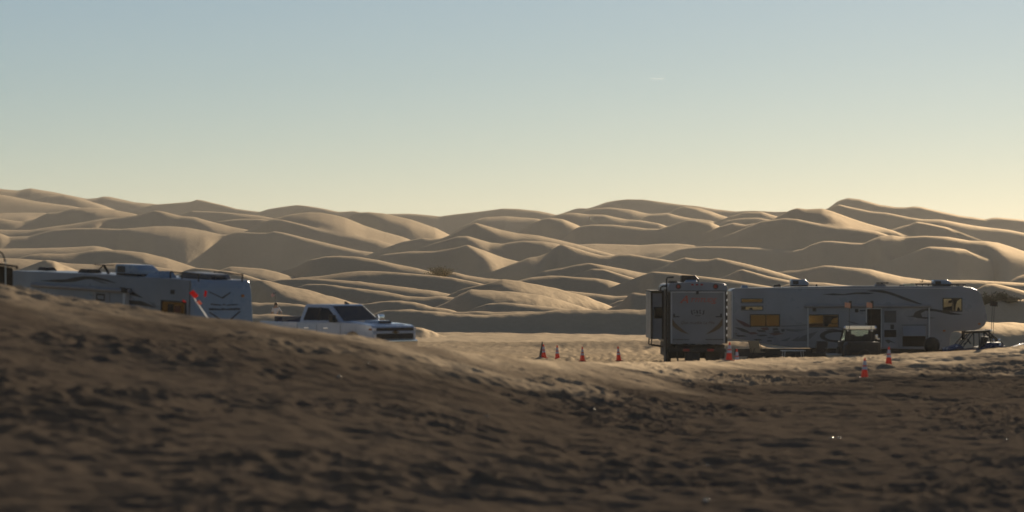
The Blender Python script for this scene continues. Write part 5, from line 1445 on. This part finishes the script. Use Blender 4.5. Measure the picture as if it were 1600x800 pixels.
for i, (px, py, s, lab) in enumerate(LITTER):
    p = bank_hit(px, py)
    s *= 0.62
    bm = bmesh.new()
    bmesh.ops.create_icosphere(bm, subdivisions=3, radius=1.0)
    for v in bm.verts:
        v.co *= 1 + 0.10 * math.sin(3.1 * v.co.x + i) * math.cos(2.7 * v.co.y + 2 * i)
        v.co = Vector((v.co.x * s, v.co.y * s * 0.8, v.co.z * s * 0.5))
    me = bpy.data.meshes.new('litter'); bm.to_mesh(me); bm.free()
    for f in me.polygons: f.use_smooth = True
    me.materials.append(M_FOIL)
    o = bpy.data.objects.new('litter', me); C.objects.link(o)
    o.location = (p.x, p.y, p.z + s * 0.3)
    tag(o, lab, 'litter', 'glinting scraps on the sand', 'thing')

# ------------------------------------------------------------------ short vapour trail
def vapour_trail():
    d_ = 24000.0
    c = at(1027, 123, d_)
    m = MB()
    m.lathe([(1.0, -66), (5.5, -38), (6.5, 0), (6.0, 40), (2.0, 64)], n=12, axis='x')
    mt = bpy.data.materials.new('thin_cloud'); mt.use_nodes = True
    nt = mt.node_tree; nt.nodes.clear()
    out = nt.nodes.new('ShaderNodeOutputMaterial'); tr = nt.nodes.new('ShaderNodeBsdfTranslucent'); tp = nt.nodes.new('ShaderNodeBsdfTransparent'); mx = nt.nodes.new('ShaderNodeMixShader')
    nz = nt.nodes.new('ShaderNodeTexNoise'); nz.inputs['Scale'].default_value = 0.05
    mr = nt.nodes.new('ShaderNodeMapRange'); mr.inputs['To Min'].default_value = 0.02; mr.inputs['To Max'].default_value = 0.11
    nt.links.new(nz.outputs['Fac'], mr.inputs['Value']); nt.links.new(mr.outputs['Result'], mx.inputs[0])
    tr.inputs['Color'].default_value = (0.95, 0.95, 0.95, 1)
    nt.links.new(tp.outputs[0], mx.inputs[1]); nt.links.new(tr.outputs[0], mx.inputs[2]); nt.links.new(mx.outputs[0], out.inputs['Surface'])
    o = m.build('vapour_trail', mt, None, 60)
    o.location = c
    tag(o, 'short faint vapour trail high in the clear sky', 'vapour trail')
vapour_trail()

# ------------------------------------------------------------------ dusty air
def haze_box():
    bm = bmesh.new()
    lo, hi = (-1600.0, -300.0, -14.0), (1600.0, 2300.0, 62.0)
    bmesh.ops.create_cube(bm, size=1.0)
    for v in bm.verts:
        v.co = Vector([lo[i] if v.co[i] < 0 else hi[i] for i in range(3)])
    me = bpy.data.meshes.new('haze'); bm.to_mesh(me); bm.free()
    m = bpy.data.materials.new('dusty_air'); m.use_nodes = True
    nt = m.node_tree; nt.nodes.clear()
    out = nt.nodes.new('ShaderNodeOutputMaterial')
    pv = nt.nodes.new('ShaderNodeVolumePrincipled')
    pv.inputs['Color'].default_value = (0.95, 0.87, 0.76, 1)
    pv.inputs['Density'].default_value = 0.00008
    pv.inputs['Anisotropy'].default_value = 0.35
    nt.links.new(pv.outputs['Volume'], out.inputs['Volume'])
    me.materials.append(m)
    o = bpy.data.objects.new('haze', me); C.objects.link(o)
    tag(o, 'warm dusty air over the dunes', 'haze', kind='stuff')
haze_box()
